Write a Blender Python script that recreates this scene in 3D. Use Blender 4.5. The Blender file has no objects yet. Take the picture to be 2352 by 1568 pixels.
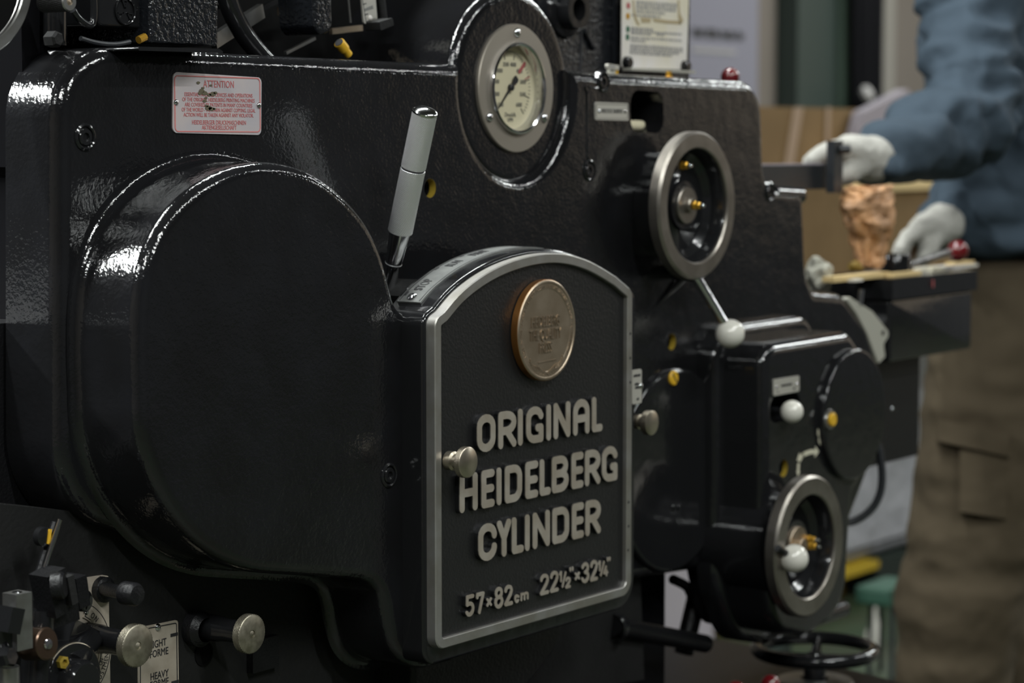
import bpy, bmesh, math, random
import numpy as np
from mathutils import Vector, Matrix
random.seed(7); rng = np.random.default_rng(7)
PI = math.pi
sc = bpy.context.scene
COL = sc.collection

# ------------------------------------------------------------------ camera
FPX, HZ = 5300.0, 329.0
SP, CP = 0.811, 0.585
_n = math.hypot(SP, CP); SP /= _n; CP /= _n
PITCH = math.atan((784 - HZ) / FPX)
CAM = np.array([-2.4 * SP, -2.4 * CP, 1.17])
RT = np.array([CP, -SP, 0.0])
FW = np.array([SP * math.cos(PITCH), CP * math.cos(PITCH), -math.sin(PITCH)])
UP = np.cross(RT, FW)
cd = bpy.data.cameras.new('camera'); cam = bpy.data.objects.new('camera', cd); COL.objects.link(cam)
cd.sensor_width = 36.0; cd.lens = FPX / 2352 * 36.0
cd.clip_start = 0.05; cd.clip_end = 60
cd.dof.use_dof = True; cd.dof.focus_distance = 2.02; cd.dof.aperture_fstop = 6.0
cam.matrix_world = Matrix((( RT[0], UP[0], -FW[0], CAM[0]), (RT[1], UP[1], -FW[1], CAM[1]), (RT[2], UP[2], -FW[2], CAM[2]), (0, 0, 0, 1)))
sc.camera = cam

# ------------------------------------------------------------------ world, lamps, exposure
sc.view_settings.view_transform = 'Standard'; sc.view_settings.look = 'None'
sc.view_settings.gamma = 1.0; sc.view_settings.use_curve_mapping = False
sc.view_settings.exposure = 0.25
wd = bpy.data.worlds.new('world'); sc.world = wd; wd.use_nodes = True
wd.node_tree.nodes['Background'].inputs[0].default_value = (0.5, 0.56, 0.62, 1)
wd.node_tree.nodes['Background'].inputs[1].default_value = 0.03
def tube_light(x, y, z, ang, power, ln=1.5, w=0.04, colr=(0.96, 1.0, 0.985)):
    ld = bpy.data.lights.new('ceiling_tube_light', 'AREA'); ld.shape = 'RECTANGLE'
    ld.size = ln; ld.size_y = w; ld.energy = power; ld.color = colr
    o = bpy.data.objects.new('ceiling_tube_light', ld); COL.objects.link(o)
    o.location = (x, y, z); o.rotation_euler = (0, 0, ang)
LIGHTS = [  # x, y, z, angle, power, width
    (-2.7, -1.6, 3.0, PI / 2, 60, .05), (-1.2, -2.8, 3.1, PI / 2, 60, .08), (-2.1, 2.05, 2.6, 0, 160, .24), (-3.6, 0.6, 3.0, PI / 2, 70, .12),
    (-1.2, 0.55, 3.0, 0, 60, .1), (0.6, 0.5, 3.0, 0, 40, .08), (0.4, -1.9, 3.1, 0, 34, .05),
    (2.9, -1.9, 3.1, 0, 18, .05), (4.6, 0.9, 3.0, 0, 60, .22), (4.6, -0.9, 3.1, 0, 50, .22), (6.2, 0.1, 3.1, 0, 60, .25), (6.6, -3.6, 3.0, PI / 2, 62, .2),
]
for x_, y_, z_, a_, p_, w_ in LIGHTS: tube_light(x_, y_, z_, a_, p_, w=w_)

# ------------------------------------------------------------------ pixel helpers (photo pixel -> point in the hall)
def ray(px, py): return FW + RT * (px - 1176) / FPX - UP * (py - 784) / FPX
def W(px, py, Y):
    d = ray(px, py); return CAM + d * ((Y - CAM[1]) / d[1])
def XZ(px, py, Y):
    p = W(px, py, Y); return (p[0], p[2])
def D(px, py, dep): return CAM + ray(px, py) * dep
def DY(px, py, X):
    d = ray(px, py); return CAM + d * ((X - CAM[0]) / d[0])

# ------------------------------------------------------------------ materials
def mat(name, color, rough=0.5, metal=0.0, bump=None, var=None, spec=0.5, coat=0.0, anis=None):
    m = bpy.data.materials.new(name); m.use_nodes = True
    nt = m.node_tree; b = nt.nodes['Principled BSDF']
    b.inputs['Base Color'].default_value = (*color, 1); b.inputs['Roughness'].default_value = rough
    b.inputs['Metallic'].default_value = metal; b.inputs['Specular IOR Level'].default_value = spec
    b.inputs['Coat Weight'].default_value = coat; b.inputs['Coat Roughness'].default_value = 0.08
    tc = nt.nodes.new('ShaderNodeTexCoord')
    if var:  # (scale, darker colour, amount)
        n = nt.nodes.new('ShaderNodeTexNoise'); n.inputs['Scale'].default_value = var[0]; n.inputs['Detail'].default_value = 5
        r = nt.nodes.new('ShaderNodeValToRGB'); r.color_ramp.elements[0].position = 0.38; r.color_ramp.elements[1].position = 0.66
        r.color_ramp.elements[0].color = (*var[1], 1); r.color_ramp.elements[1].color = (*color, 1)
        nt.links.new(tc.outputs['Object'], n.inputs['Vector']); nt.links.new(n.outputs['Fac'], r.inputs[0])
        nt.links.new(r.outputs[0], b.inputs['Base Color'])
    if bump:  # list of (kind, scale, distance)
        prev = None
        for kind, s, dist in bump:
            if kind == 'noise':
                n = nt.nodes.new('ShaderNodeTexNoise'); n.inputs['Scale'].default_value = s; n.inputs['Detail'].default_value = 2; out = n.outputs['Fac']
            elif kind == 'cell':
                n = nt.nodes.new('ShaderNodeTexVoronoi'); n.feature = 'SMOOTH_F1'; n.inputs['Scale'].default_value = s; out = n.outputs['Distance']
            nt.links.new(tc.outputs['Object'], n.inputs['Vector'])
            bp = nt.nodes.new('ShaderNodeBump'); bp.inputs['Distance'].default_value = dist; bp.inputs['Strength'].default_value = 1.0
            nt.links.new(out, bp.inputs['Height'])
            if prev: nt.links.new(prev.outputs[0], bp.inputs['Normal'])
            prev = bp
        nt.links.new(prev.outputs[0], b.inputs['Normal'])
    return m
M = {}
M['enamel'] = mat('black_enamel', (0.0088, 0.009, 0.0102), 0.095, bump=[('noise', 300, 0.00032), ('noise', 40, 0.0007)], var=(18, (0.007, 0.007, 0.0075)))
M['enamel_brown'] = M['enamel']
M['smooth'] = mat('black_gloss_paint', (0.010, 0.0102, 0.011), 0.12, bump=[('noise', 60, 0.0004)])
M['satin'] = mat('black_satin_paint', (0.006, 0.006, 0.0068), 0.42, spec=0.3, bump=[('noise', 350, 0.0006)])
M['hammer'] = mat('black_hammered_paint', (0.008, 0.009, 0.011), 0.2, bump=[('noise', 230, 0.0016)])
M['field'] = mat('black_panel_paint', (0.0085, 0.0085, 0.009), 0.38, bump=[('noise', 300, 0.0004)])
M['iron'] = mat('dark_iron', (0.013, 0.013, 0.013), 0.6, 0.0, spec=0.25, bump=[('noise', 200, 0.0005)], var=(30, (0.011, 0.011, 0.011)))
M['hole'] = mat('dark_cavity', (0.003, 0.003, 0.003), 0.8, spec=0.1)
M['steel'] = mat('brushed_steel', (0.36, 0.36, 0.355), 0.34, 0.9, var=(60, (0.28, 0.275, 0.26)))
M['trim'] = mat('aluminium_trim', (0.42, 0.41, 0.40), 0.42, 0.85, var=(35, (0.34, 0.325, 0.29)))
M['letter'] = mat('bare_metal_letter_faces', (0.44, 0.40, 0.345), 0.55, 0.6, var=(45, (0.36, 0.315, 0.255)))
M['rim'] = mat('turned_steel_rim', (0.30, 0.275, 0.245), 0.34, 0.9, var=(30, (0.22, 0.2, 0.175)))
M['nickel'] = mat('warm_nickel', (0.50, 0.445, 0.36), 0.33, 0.95, var=(80, (0.42, 0.37, 0.29)))
M['chrome'] = mat('chrome', (0.62, 0.62, 0.63), 0.12, 1.0)
M['knurl'] = mat('knurled_aluminium', (0.92, 0.92, 0.94), 0.3, 0.85)
M['oldnickel'] = mat('tarnished_nickel', (0.36, 0.33, 0.26), 0.42, 0.85, var=(120, (0.22, 0.2, 0.15)))
M['gaugemetal'] = mat('grey_gauge_metal', (0.33, 0.295, 0.25), 0.5, 0.75)
M['bronze'] = mat('bronze', (0.40, 0.325, 0.245), 0.4, 0.85, var=(40, (0.31, 0.245, 0.175)))
M['copper'] = mat('copper_edge', (0.30, 0.13, 0.035), 0.38, 0.8)
M['brass'] = mat('brass', (0.62, 0.34, 0.04), 0.33, 0.7)
M['yellow'] = mat('yellow_paint', (0.62, 0.36, 0.02), 0.4)
M['white'] = mat('ivory_plastic', (0.62, 0.60, 0.54), 0.18, coat=0.3)
M['red'] = mat('red_plastic', (0.10, 0.006, 0.008), 0.15, coat=0.4)
M['basepaint'] = mat('dark_base_paint', (0.006, 0.006, 0.007), 0.3, spec=0.06)
M['reflection_black'] = mat('unseen_reflection_black', (0.02, 0.02, 0.022), 0.9, spec=0.1)
M['warmwall'] = mat('warm_white_wall', (0.55, 0.45, 0.36), 0.85, spec=0.2)
M['darkwall'] = mat('dark_grey_wall', (0.10, 0.10, 0.105), 0.85, spec=0.2)
M['scaleplate'] = mat('grey_scale_plate', (0.23, 0.235, 0.225), 0.4, 0.5, var=(90, (0.18, 0.185, 0.18)))
M['oliveyellow'] = mat('olive_yellow', (0.26, 0.18, 0.02), 0.45)
M['dial'] = mat('cream_dial', (0.68, 0.62, 0.44), 0.6)
M['ink'] = mat('dark_ink', (0.02, 0.02, 0.022), 0.55)
M['greyink'] = mat('grey_ink', (0.16, 0.16, 0.15), 0.6)
M['redink'] = mat('red_ink', (0.40, 0.10, 0.10), 0.55)
M['pinkink'] = mat('faded_red_ink', (0.50, 0.15, 0.14), 0.55)
M['notice'] = mat('notice_metal', (0.60, 0.52, 0.50), 0.42, 0.35, var=(22, (0.50, 0.47, 0.50)))
M['plate'] = mat('label_metal', (0.52, 0.50, 0.45), 0.42, 0.5)
M['beigeplate'] = mat('beige_label', (0.52, 0.46, 0.38), 0.45, 0.25, var=(60, (0.42, 0.36, 0.29)))
M['dirt'] = mat('dirt_stain', (0.10, 0.085, 0.05), 0.7)
M['paper'] = mat('paper_card', (0.66, 0.63, 0.62), 0.6, var=(14, (0.62, 0.57, 0.44)))
M['line'] = mat('print_grey', (0.28, 0.27, 0.26), 0.6)
M['stain'] = mat('brown_stain', (0.36, 0.29, 0.17), 0.7)
M['green'] = mat('green_mark', (0.02, 0.11, 0.06), 0.5)
M['cream'] = mat('cream_paint_mark', (0.55, 0.52, 0.40), 0.6)
M['rubber'] = mat('black_rubber', (0.015, 0.017, 0.02), 0.4)
M['palemetal'] = mat('pale_painted_metal', (0.36, 0.35, 0.30), 0.5)
M['rag'] = mat('grey_rag', (0.33, 0.32, 0.27), 0.9, bump=[('noise', 60, 0.004)])
M['jacket'] = mat('blue_grey_cloth', (0.040, 0.057, 0.076), 0.85, bump=[('noise', 14, 0.012)], spec=0.2)
M['trouser'] = mat('khaki_cloth', (0.070, 0.054, 0.034), 0.9, bump=[('noise', 11, 0.014)], spec=0.2)
M['glove'] = mat('white_cotton_glove', (0.37, 0.36, 0.33), 0.9, bump=[('noise', 60, 0.003)], spec=0.2)
M['skin'] = mat('skin', (0.45, 0.26, 0.18), 0.5)
M['hair'] = mat('dark_hair', (0.01, 0.008, 0.007), 0.5)
M['belt'] = mat('dark_belt', (0.012, 0.012, 0.016), 0.6)
M['carton'] = mat('cardboard', (0.19, 0.12, 0.054), 0.85, var=(9, (0.16, 0.1, 0.043)), spec=0.2)
M['carton_edge'] = mat('cardboard_flap', (0.30, 0.215, 0.15), 0.85, spec=0.2)
M['kraft'] = mat('kraft_paper', (0.56, 0.30, 0.14), 0.6, var=(26, (0.34, 0.19, 0.10)))
M['wood'] = mat('pale_wood', (0.62, 0.46, 0.22), 0.6)
M['wrap'] = mat('grey_wrap', (0.40, 0.40, 0.43), 0.55, bump=[('noise', 9, 0.03)], var=(7, (0.33, 0.33, 0.355)))
M['wall'] = mat('beige_wall_paint', (0.12, 0.104, 0.09), 0.85, spec=0.2, var=(1.3, (0.11, 0.095, 0.08)))
M['board'] = mat('lilac_white_board', (0.145, 0.142, 0.168), 0.6, spec=0.2)
M['doorgreen'] = mat('dark_green_paint', (0.010, 0.019, 0.0145), 0.6)
M['lightgreen'] = mat('green_paint_frame', (0.02, 0.035, 0.024), 0.6)
M['stool'] = mat('green_vinyl', (0.014, 0.058, 0.036), 0.6)
M['mustard'] = mat('mustard_paint', (0.17, 0.105, 0.012), 0.6)
M['brightyellow'] = mat('bright_yellow_paint', (0.50, 0.34, 0.02), 0.5)
M['floor'] = mat('worn_green_floor', (0.022, 0.048, 0.02), 0.5, var=(2.2, (0.034, 0.030, 0.016)))
M['ceil'] = mat('grey_ceiling', (0.10, 0.10, 0.10), 0.9)
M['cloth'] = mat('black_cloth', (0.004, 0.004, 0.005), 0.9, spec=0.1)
M['purple'] = mat('lilac_paper', (0.24, 0.215, 0.24), 0.7)
M['brownwood'] = mat('brown_wood', (0.20, 0.10, 0.06), 0.7)
gm = bpy.data.materials.new('gauge_glass'); gm.use_nodes = True; _nt = gm.node_tree; _nt.nodes.clear()
_o = _nt.nodes.new('ShaderNodeOutputMaterial'); _mx = _nt.nodes.new('ShaderNodeMixShader'); _t = _nt.nodes.new('ShaderNodeBsdfTransparent'); _g = _nt.nodes.new('ShaderNodeBsdfGlossy'); _f = _nt.nodes.new('ShaderNodeFresnel')
_g.inputs['Roughness'].default_value = 0.03; _f.inputs[0].default_value = 1.3
_nt.links.new(_f.outputs[0], _mx.inputs[0]); _nt.links.new(_t.outputs[0], _mx.inputs[1]); _nt.links.new(_g.outputs[0], _mx.inputs[2]); _nt.links.new(_mx.outputs[0], _o.inputs[0])
M['glass'] = gm

# ------------------------------------------------------------------ mesh builder
class MB:
    def __init__(s): s.v = []; s.f = []
    def add(s, vs, fs):
        o = len(s.v); s.v += [tuple(map(float, p)) for p in vs]; s.f += [tuple(i + o for i in f) for f in fs]; return s
    def box(s, c, size, rot=None):
        hx, hy, hz = [q / 2 for q in size]
        vs = [Vector((x, y, z)) for x in (-hx, hx) for y in (-hy, hy) for z in (-hz, hz)]
        if rot is not None: vs = [rot @ v for v in vs]
        c = Vector(c)
        return s.add([v + c for v in vs], [(0, 1, 3, 2), (4, 6, 7, 5), (0, 4, 5, 1), (2, 3, 7, 6), (0, 2, 6, 4), (1, 5, 7, 3)])
    def span(s, x0, x1, y0, y1, z0, z1): return s.box(((x0 + x1) / 2, (y0 + y1) / 2, (z0 + z1) / 2), (abs(x1 - x0), abs(y1 - y0), abs(z1 - z0)))
    def tube(s, pts, rad, seg=14, caps=True):
        pts = [Vector(p) for p in pts]; n = len(pts)
        if not hasattr(rad, '__len__'): rad = [rad] * n
        t0 = (pts[1] - pts[0]).normalized(); a = t0.orthogonal().normalized(); o = len(s.v); vs = []; pt = t0
        for i, p in enumerate(pts):
            t = (pts[min(i + 1, n - 1)] - pts[max(i - 1, 0)])
            t = t.normalized() if t.length > 1e-9 else pt
            a = (a - t * a.dot(t)).normalized(); b = t.cross(a); pt = t
            for k in range(seg):
                th = 2 * PI * k / seg; vs.append(p + (a * math.cos(th) + b * math.sin(th)) * rad[i])
        fs = [(i * seg + k, i * seg + (k + 1) % seg, (i + 1) * seg + (k + 1) % seg, (i + 1) * seg + k) for i in range(n - 1) for k in range(seg)]
        s.add(vs, fs)
        if caps:
            s.add(vs[:seg], [tuple(range(seg))[::-1]]); s.add(vs[-seg:], [tuple(range(seg))])
        return s
    def lathe(s, c, prof, axis=(0, -1, 0), seg=48, closed=False):   # prof: (radius, distance along axis)
        ax = Vector(axis).normalized(); a = ax.orthogonal().normalized(); b = ax.cross(a); c = Vector(c); vs = []; m = len(prof)
        for r, d in prof:
            for k in range(seg):
                th = 2 * PI * k / seg; vs.append(c + ax * d + (a * math.cos(th) + b * math.sin(th)) * max(r, 1e-5))
        fs = [(i * seg + k, i * seg + (k + 1) % seg, ((i + 1) % m) * seg + (k + 1) % seg, ((i + 1) % m) * seg + k) for i in range(m if closed else m - 1) for k in range(seg)]
        return s.add(vs, fs)
    def ball(s, c, r, seg=28): return s.lathe(c, [(r * math.sin(PI * i / 16), -r * math.cos(PI * i / 16)) for i in range(17)], seg=seg)
    def loft(s, out, prof, front=True, back=True):   # out: CCW (x,z) seen from the front; prof: (offset, y) from back to front
        out = np.array(out); n = len(out)
        e = np.roll(out, -1, 0) - out; e /= np.linalg.norm(e, axis=1)[:, None] + 1e-12
        nn = np.stack([e[:, 1], -e[:, 0]], 1); av = nn + np.roll(nn, 1, 0)
        av /= np.maximum((av * nn).sum(1), 0.35)[:, None]
        vs = []
        for off, y in prof:
            q = out + av * off; vs += [(a[0], y, a[1]) for a in q]
        m = len(prof)
        fs = [(i * n + k, i * n + (k + 1) % n, (i + 1) * n + (k + 1) % n, (i + 1) * n + k) for i in range(m - 1) for k in range(n)]
        if front: fs.append(tuple((m - 1) * n + k for k in range(n)))
        if back: fs.append(tuple(range(n))[::-1])
        return s.add(vs, fs)
    def text(s, body, org, size, ux=(1, 0, 0), uy=(0, 0, 1), xs=1.0, align='CENTER', depth=0.0004, weight=0.0):
        cu = bpy.data.curves.new('t', 'FONT'); cu.body = body; cu.size = size; cu.align_x = align; cu.align_y = 'CENTER'; cu.resolution_u = 3; cu.extrude = depth; cu.offset = weight
        ob = bpy.data.objects.new('t', cu); COL.objects.link(ob)
        dg = bpy.context.evaluated_depsgraph_get(); me = bpy.data.meshes.new_from_object(ob.evaluated_get(dg))
        ux = Vector(ux).normalized(); uy = Vector(uy).normalized(); nz = ux.cross(uy); org = Vector(org)
        s.add([org + ux * (v.co.x * xs) + uy * v.co.y + nz * v.co.z for v in me.vertices], [tuple(p.vertices) for p in me.polygons])
        bpy.data.objects.remove(ob); bpy.data.meshes.remove(me); bpy.data.curves.remove(cu); return s
    def strip(s, pts, w, y, dep=0.0006):   # flat polyline stroke in the XZ plane, round ends
        return strokes(s, [pts], w, y, dep)
    def build(s, name, m, parent=None, smooth=True, ang=32, wn=False, merge=False):
        me = bpy.data.meshes.new(name); me.from_pydata(s.v, [], s.f); me.update()
        if merge:
            bm = bmesh.new(); bm.from_mesh(me); bmesh.ops.remove_doubles(bm, verts=bm.verts, dist=1e-6); bmesh.ops.recalc_face_normals(bm, faces=bm.faces); bm.to_mesh(me); bm.free()
        me.materials.append(m if not isinstance(m, str) else M[m])
        if smooth:
            me.polygons.foreach_set('use_smooth', [True] * len(me.polygons)); me.set_sharp_from_angle(angle=math.radians(ang))
        o = bpy.data.objects.new(name, me); COL.objects.link(o)
        if wn:
            w = o.modifiers.new('normals', 'WEIGHTED_NORMAL'); w.keep_sharp = True; w.weight = 100
        if parent is not None:
            o.parent = parent
            if parent.type == 'EMPTY' and parent.parent is None: o.location = -parent.location
        return o
def strokes(mb, polys, w, y, dep):
    h = w / 2; N = 8; dep0 = dep; kk = 0
    for pts in polys:
        for (x0, z0), (x1, z1) in zip(pts[:-1], pts[1:]):
            kk += 1; dep = dep0 + kk * 4e-6; a = math.atan2(z1 - z0, x1 - x0); q = []
            for k in range(N + 1): th = a - PI / 2 + PI * k / N; q.append((x1 + h * math.cos(th), z1 + h * math.sin(th)))
            for k in range(N + 1): th = a + PI / 2 + PI * k / N; q.append((x0 + h * math.cos(th), z0 + h * math.sin(th)))
            n = len(q); vs = [(a_, y, b_) for a_, b_ in q] + [(a_, y - dep, b_) for a_, b_ in q]
            mb.add(vs, [(k, (k + 1) % n, n + (k + 1) % n, n + k) for k in range(n)] + [tuple(range(n, 2 * n))])
    return mb
def rpoly(pts, n=9):   # pts: (x, z, radius) -> rounded outline
    out = []; L = len(pts)
    for i in range(L):
        p = np.array(pts[i][:2]); r = pts[i][2] if len(pts[i]) > 2 else 0
        a = np.array(pts[i - 1][:2]) - p; b = np.array(pts[(i + 1) % L][:2]) - p
        la, lb = np.linalg.norm(a), np.linalg.norm(b); a = a / la; b = b / lb
        ang = math.acos(max(-1, min(1, float(a @ b))))
        if r <= 0 or ang > PI - 0.02: out.append(tuple(p)); continue
        t = min(r / math.tan(ang / 2), la * 0.49, lb * 0.49); r2 = t * math.tan(ang / 2)
        bis = (a + b) / np.linalg.norm(a + b); cc = p + bis * (r2 / math.sin(ang / 2))
        s0 = p + a * t - cc; s1 = p + b * t - cc
        t0 = math.atan2(s0[1], s0[0]); t1 = math.atan2(s1[1], s1[0]); dt = (t1 - t0 + PI) % (2 * PI) - PI
        for k in range(n + 1): th = t0 + dt * k / n; out.append((cc[0] + r2 * math.cos(th), cc[1] + r2 * math.sin(th)))
    return out
def ccw(out):
    o = np.array(out); x, z = o[:, 0], o[:, 1]
    return out if (x * np.roll(z, -1) - np.roll(x, -1) * z).sum() > 0 else out[::-1]
def dense(out, step=0.02):
    r = []; L = len(out)
    for i in range(L):
        a = np.array(out[i]); b = np.array(out[(i + 1) % L]); n = max(1, int(np.linalg.norm(b - a) / step))
        for k in range(n): r.append(tuple(a + (b - a) * k / n))
    return r
def pxpoly(pts, Y): return [(*XZ(p[0], p[1], Y), (p[2] if len(p) > 2 else 0)) for p in pts]
def fillet(y_side, y_face, r, n=7, off=0.0):   # from side wall (offset +r) round to the face (offset 0)
    return [(off + r * math.cos(t), y_face + r - r * math.sin(t)) for t in [PI / 2 * k / n for k in range(n + 1)]]
def flare(y_base, r, side_off, n=5):           # concave foot fillet
    return [(side_off + r - r * math.sin(t), y_base - r + r * math.cos(t)) for t in [PI / 2 * k / n for k in range(n + 1)]]
def circ3(p, q, r):
    ax, ay = p; bx, by = q; cx, cy = r
    d = 2 * (ax * (by - cy) + bx * (cy - ay) + cx * (ay - by))
    ux = ((ax * ax + ay * ay) * (by - cy) + (bx * bx + by * by) * (cy - ay) + (cx * cx + cy * cy) * (ay - by)) / d
    uy = ((ax * ax + ay * ay) * (cx - bx) + (bx * bx + by * by) * (ax - cx) + (cx * cx + cy * cy) * (bx - ax)) / d
    return ux, uy, math.hypot(ax - ux, ay - uy)
def arc(cx, cz, r, a0, a1, n=24): return [(cx + r * math.cos(a0 + (a1 - a0) * k / n), cz + r * math.sin(a0 + (a1 - a0) * k / n)) for k in range(n + 1)]
def cut(o, cutters):
    for c in cutters:
        md = o.modifiers.new('cut', 'BOOLEAN'); md.operation = 'DIFFERENCE'; md.object = c; md.solver = 'EXACT'
    wn = [m for m in o.modifiers if m.type == 'WEIGHTED_NORMAL']
    for m_ in wn: o.modifiers.remove(m_)
    dg = bpy.context.evaluated_depsgraph_get(); me = bpy.data.meshes.new_from_object(o.evaluated_get(dg))
    o.modifiers.clear(); old = o.data; nm = old.name; o.data = me; bpy.data.meshes.remove(old); me.name = nm
    me.polygons.foreach_set('use_smooth', [True] * len(me.polygons)); me.set_sharp_from_angle(angle=math.radians(32))
    w = o.modifiers.new('normals', 'WEIGHTED_NORMAL'); w.keep_sharp = True; w.weight = 100
    for c in cutters: bpy.data.objects.remove(c)
def thing(name, label, cat, loc=(0, 0, 0), group=None):
    o = bpy.data.objects.new(name, None); COL.objects.link(o); o.location = loc; o.empty_display_size = 0.05
    o['label'] = label; o['category'] = cat
    if group: o['group'] = group
    return o
def tag(o, label, cat, group=None):
    o['label'] = label; o['category'] = cat
    if group: o['group'] = group
    return o
def lab(o, label): o['label'] = label; return o
def struct(o): o['kind'] = 'structure'; return o
def rect(x0, x1, z0, z1, r): return rpoly([(x0, z0, r), (x1, z0, r), (x1, z1, r), (x0, z1, r)])
def plate_px(mb, corners, Y, th, r=0.002):    # plate from four photo corners on plane Y, thickness th towards the viewer
    o = ccw(rpoly(pxpoly([(*c, r) for c in corners], Y - th))); return mb.loft(o, [(0, Y), (0, Y - th)])
def dome(mb, c, r, h, seg=20): return mb.lathe(c, [(r, 0)] + [(r * math.cos(t), h * math.sin(t)) for t in [PI / 2 * k / 5 for k in range(6)]], seg=seg)
# ------------------------------------------------------------------ the hall
X0, X1, Y0, Y1, ZC = -5.0, 8.0, -5.5, 2.35, 3.25
struct(MB().span(X0, X1, Y0, Y1, -0.1, 0).build('floor', 'floor', smooth=False))
struct(MB().span(X0, X1, Y0, Y1, ZC, ZC + 0.1).build('ceiling', 'ceil', smooth=False))
struct(MB().span(1.2, X1, Y1, Y1 + 0.1, 0, ZC).build('wall_back', 'wall', smooth=False))
struct(MB().span(X0, 1.2, Y1, Y1 + 0.1, 0, ZC).build('wall_back_left', 'reflection_black', smooth=False))  # unseen stretch of wall, blackened so the casing side reflects dark
struct(MB().span(X0, X1, Y0 - 0.1, Y0, 0, ZC).build('wall_front', 'darkwall', smooth=False))
struct(MB().span(X0 - 0.1, X0, Y0, Y1, 0, ZC).build('wall_left', 'wall', smooth=False))
struct(MB().span(X1, X1 + 0.1, Y0, Y1, 0, ZC).build('wall_right', 'warmwall', smooth=False))
struct(MB().span(X1 - .02, X1, Y0, Y1, 0, .98).build('unseen_dark_band', 'darkwall', smooth=False))  # added unseen dark band, limits the warm wall's reflection to the upper covers
def wx(px, Y): return W(px, 100, Y)[0]
# green door with its frame strip, trim strip
dr = struct(MB().span(wx(1832, 2.27), wx(1932, 2.27), 2.27, Y1, 0.0, 2.3).build('door_1', 'doorgreen', smooth=False))
MB().span(wx(1932, 2.25), wx(1968, 2.25), 2.25, Y1, 0.0, 2.36).build('door_frame', 'lightgreen', dr, smooth=False)
struct(MB().span(wx(2030, 2.3), wx(2056, 2.3), 2.3, Y1, 0.0, ZC).build('trim_1', mat('pale_trim', (0.16, 0.15, 0.13), 0.7), smooth=False))
# ------------------------------------------------------------------ background things
nb = thing('notice_board', 'pale lilac board with a dark line of lettering, on the wall behind the press', 'board', (wx(1665, 2.3), 2.3, 1.2))
b = MB(); x0, x1 = wx(1450, 2.32), wx(1741, 2.32); b.span(x0, x1, 2.32, Y1 - .002, 1.17 + (329 - 300) / FPX * 7, 2.2); b.build('panel', 'board', nb, smooth=False)
b = MB()
px = 1592
while px < 1702:
    w = random.choice((4, 5, 6, 7)); z0 = W(px, 84 + (px - 1592) * 0.07, 2.317)[2]; z1 = W(px, 63 + (px - 1592) * 0.07, 2.317)[2]
    xa, xb = wx(px, 2.317), wx(px + w, 2.317); b.span(xa, xb, 2.316, 2.3199, z0, z1 - (z1 - z0) * random.choice((0, 0.25))); px += w + (6 if random.random() < 0.15 else 2)
b.build('lettering', 'ink', nb, smooth=False)
b = MB()
for k in range(14):
    xa = 1593 + k * 7; z0 = W(xa, 118 + k * .5, 2.317)[2]; b.span(wx(xa, 2.317), wx(xa + 5, 2.317), 2.316, 2.3199, z0, z0 + 0.012)
b.build('small_lettering', 'line', nb, smooth=False)
# black cloth hanging beside the door
def drape(name, x0, x1, z0, z1, y, m, amp, folds, wob=0.0):
    mb = MB(); nx, nz = 40, 24; vs = []
    for s_ in (0, 1):
        for j in range(nz + 1):
            for i in range(nx + 1):
                u, v = i / nx, j / nz
                vs.append((x0 + (x1 - x0) * u + wob * math.sin(v * 7 + u * 3), y + amp * math.sin(u * folds * 2 * PI + math.sin(v * 4) * 0.6) * (0.5 + 0.5 * (1 - v)) + 0.006 * s_, z0 + (z1 - z0) * v))
    N = (nx + 1) * (nz + 1)
    fs = []
    for j in range(nz):
        for i in range(nx):
            q = [j * (nx + 1) + i, j * (nx + 1) + i + 1, (j + 1) * (nx + 1) + i + 1, (j + 1) * (nx + 1) + i]
            fs += [tuple(q), tuple(k + N for k in q[::-1])]
    for j in range(nz):
        for i in (0, nx): fs.append((j * (nx + 1) + i, (j + 1) * (nx + 1) + i, (j + 1) * (nx + 1) + i + N, j * (nx + 1) + i + N))
    mb.add(vs, fs); return mb.build(name, m)
tag(drape('hanging_cloth', wx(1969, 2.2), wx(2029, 2.2), 1.0, 2.2, 2.2, 'cloth', 0.03, 2.2, 0.008), 'black cloth hanging between the green door frame and the beige wall strip', 'cloth')
MB().lathe(W(1992, 215, 2.165), [(0, -.02), (.022, -.015), (.03, 0), (.022, .015), (0, .02)], axis=(0.3, -1, 0.6), seg=20).build('grey_tag', 'line', bpy.data.objects['hanging_cloth'])

def carton(name, label, x0, x1, y0, y1, z0, z1, flaps=True):
    t = thing(name, label, 'box', ((x0 + x1) / 2, (y0 + y1) / 2, z0)); th = 0.006; b = MB()
    b.span(x0, x1, y0, y0 + th, z0, z1); b.span(x0, x1, y1 - th, y1, z0, z1); b.span(x0, x0 + th, y0, y1, z0, z1); b.span(x1 - th, x1, y0, y1, z0, z1); b.span(x0, x1, y0, y1, z0, z0 + th)
    b.build('body', 'carton', t, smooth=False)
    if flaps:
        h = min(y1 - y0, x1 - x0) * 0.42
        for sx, xx in ((-1, x0), (1, x1)):
            f = MB(); f.add([(xx, y0, z1), (xx, y1, z1), (xx + sx * h * .75, y1, z1 - h * .5), (xx + sx * h * .75, y0, z1 - h * .5), (xx, y0, z1 - th), (xx, y1, z1 - th), (xx + sx * h * .75, y1, z1 - h * .5 - th), (xx + sx * h * .75, y0, z1 - h * .5 - th)],
                  [(0, 1, 2, 3), (7, 6, 5, 4), (0, 3, 7, 4), (1, 5, 6, 2), (2, 6, 7, 3), (0, 4, 5, 1)]); f.build('flap', 'carton_edge', t, smooth=False)
    return t
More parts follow.
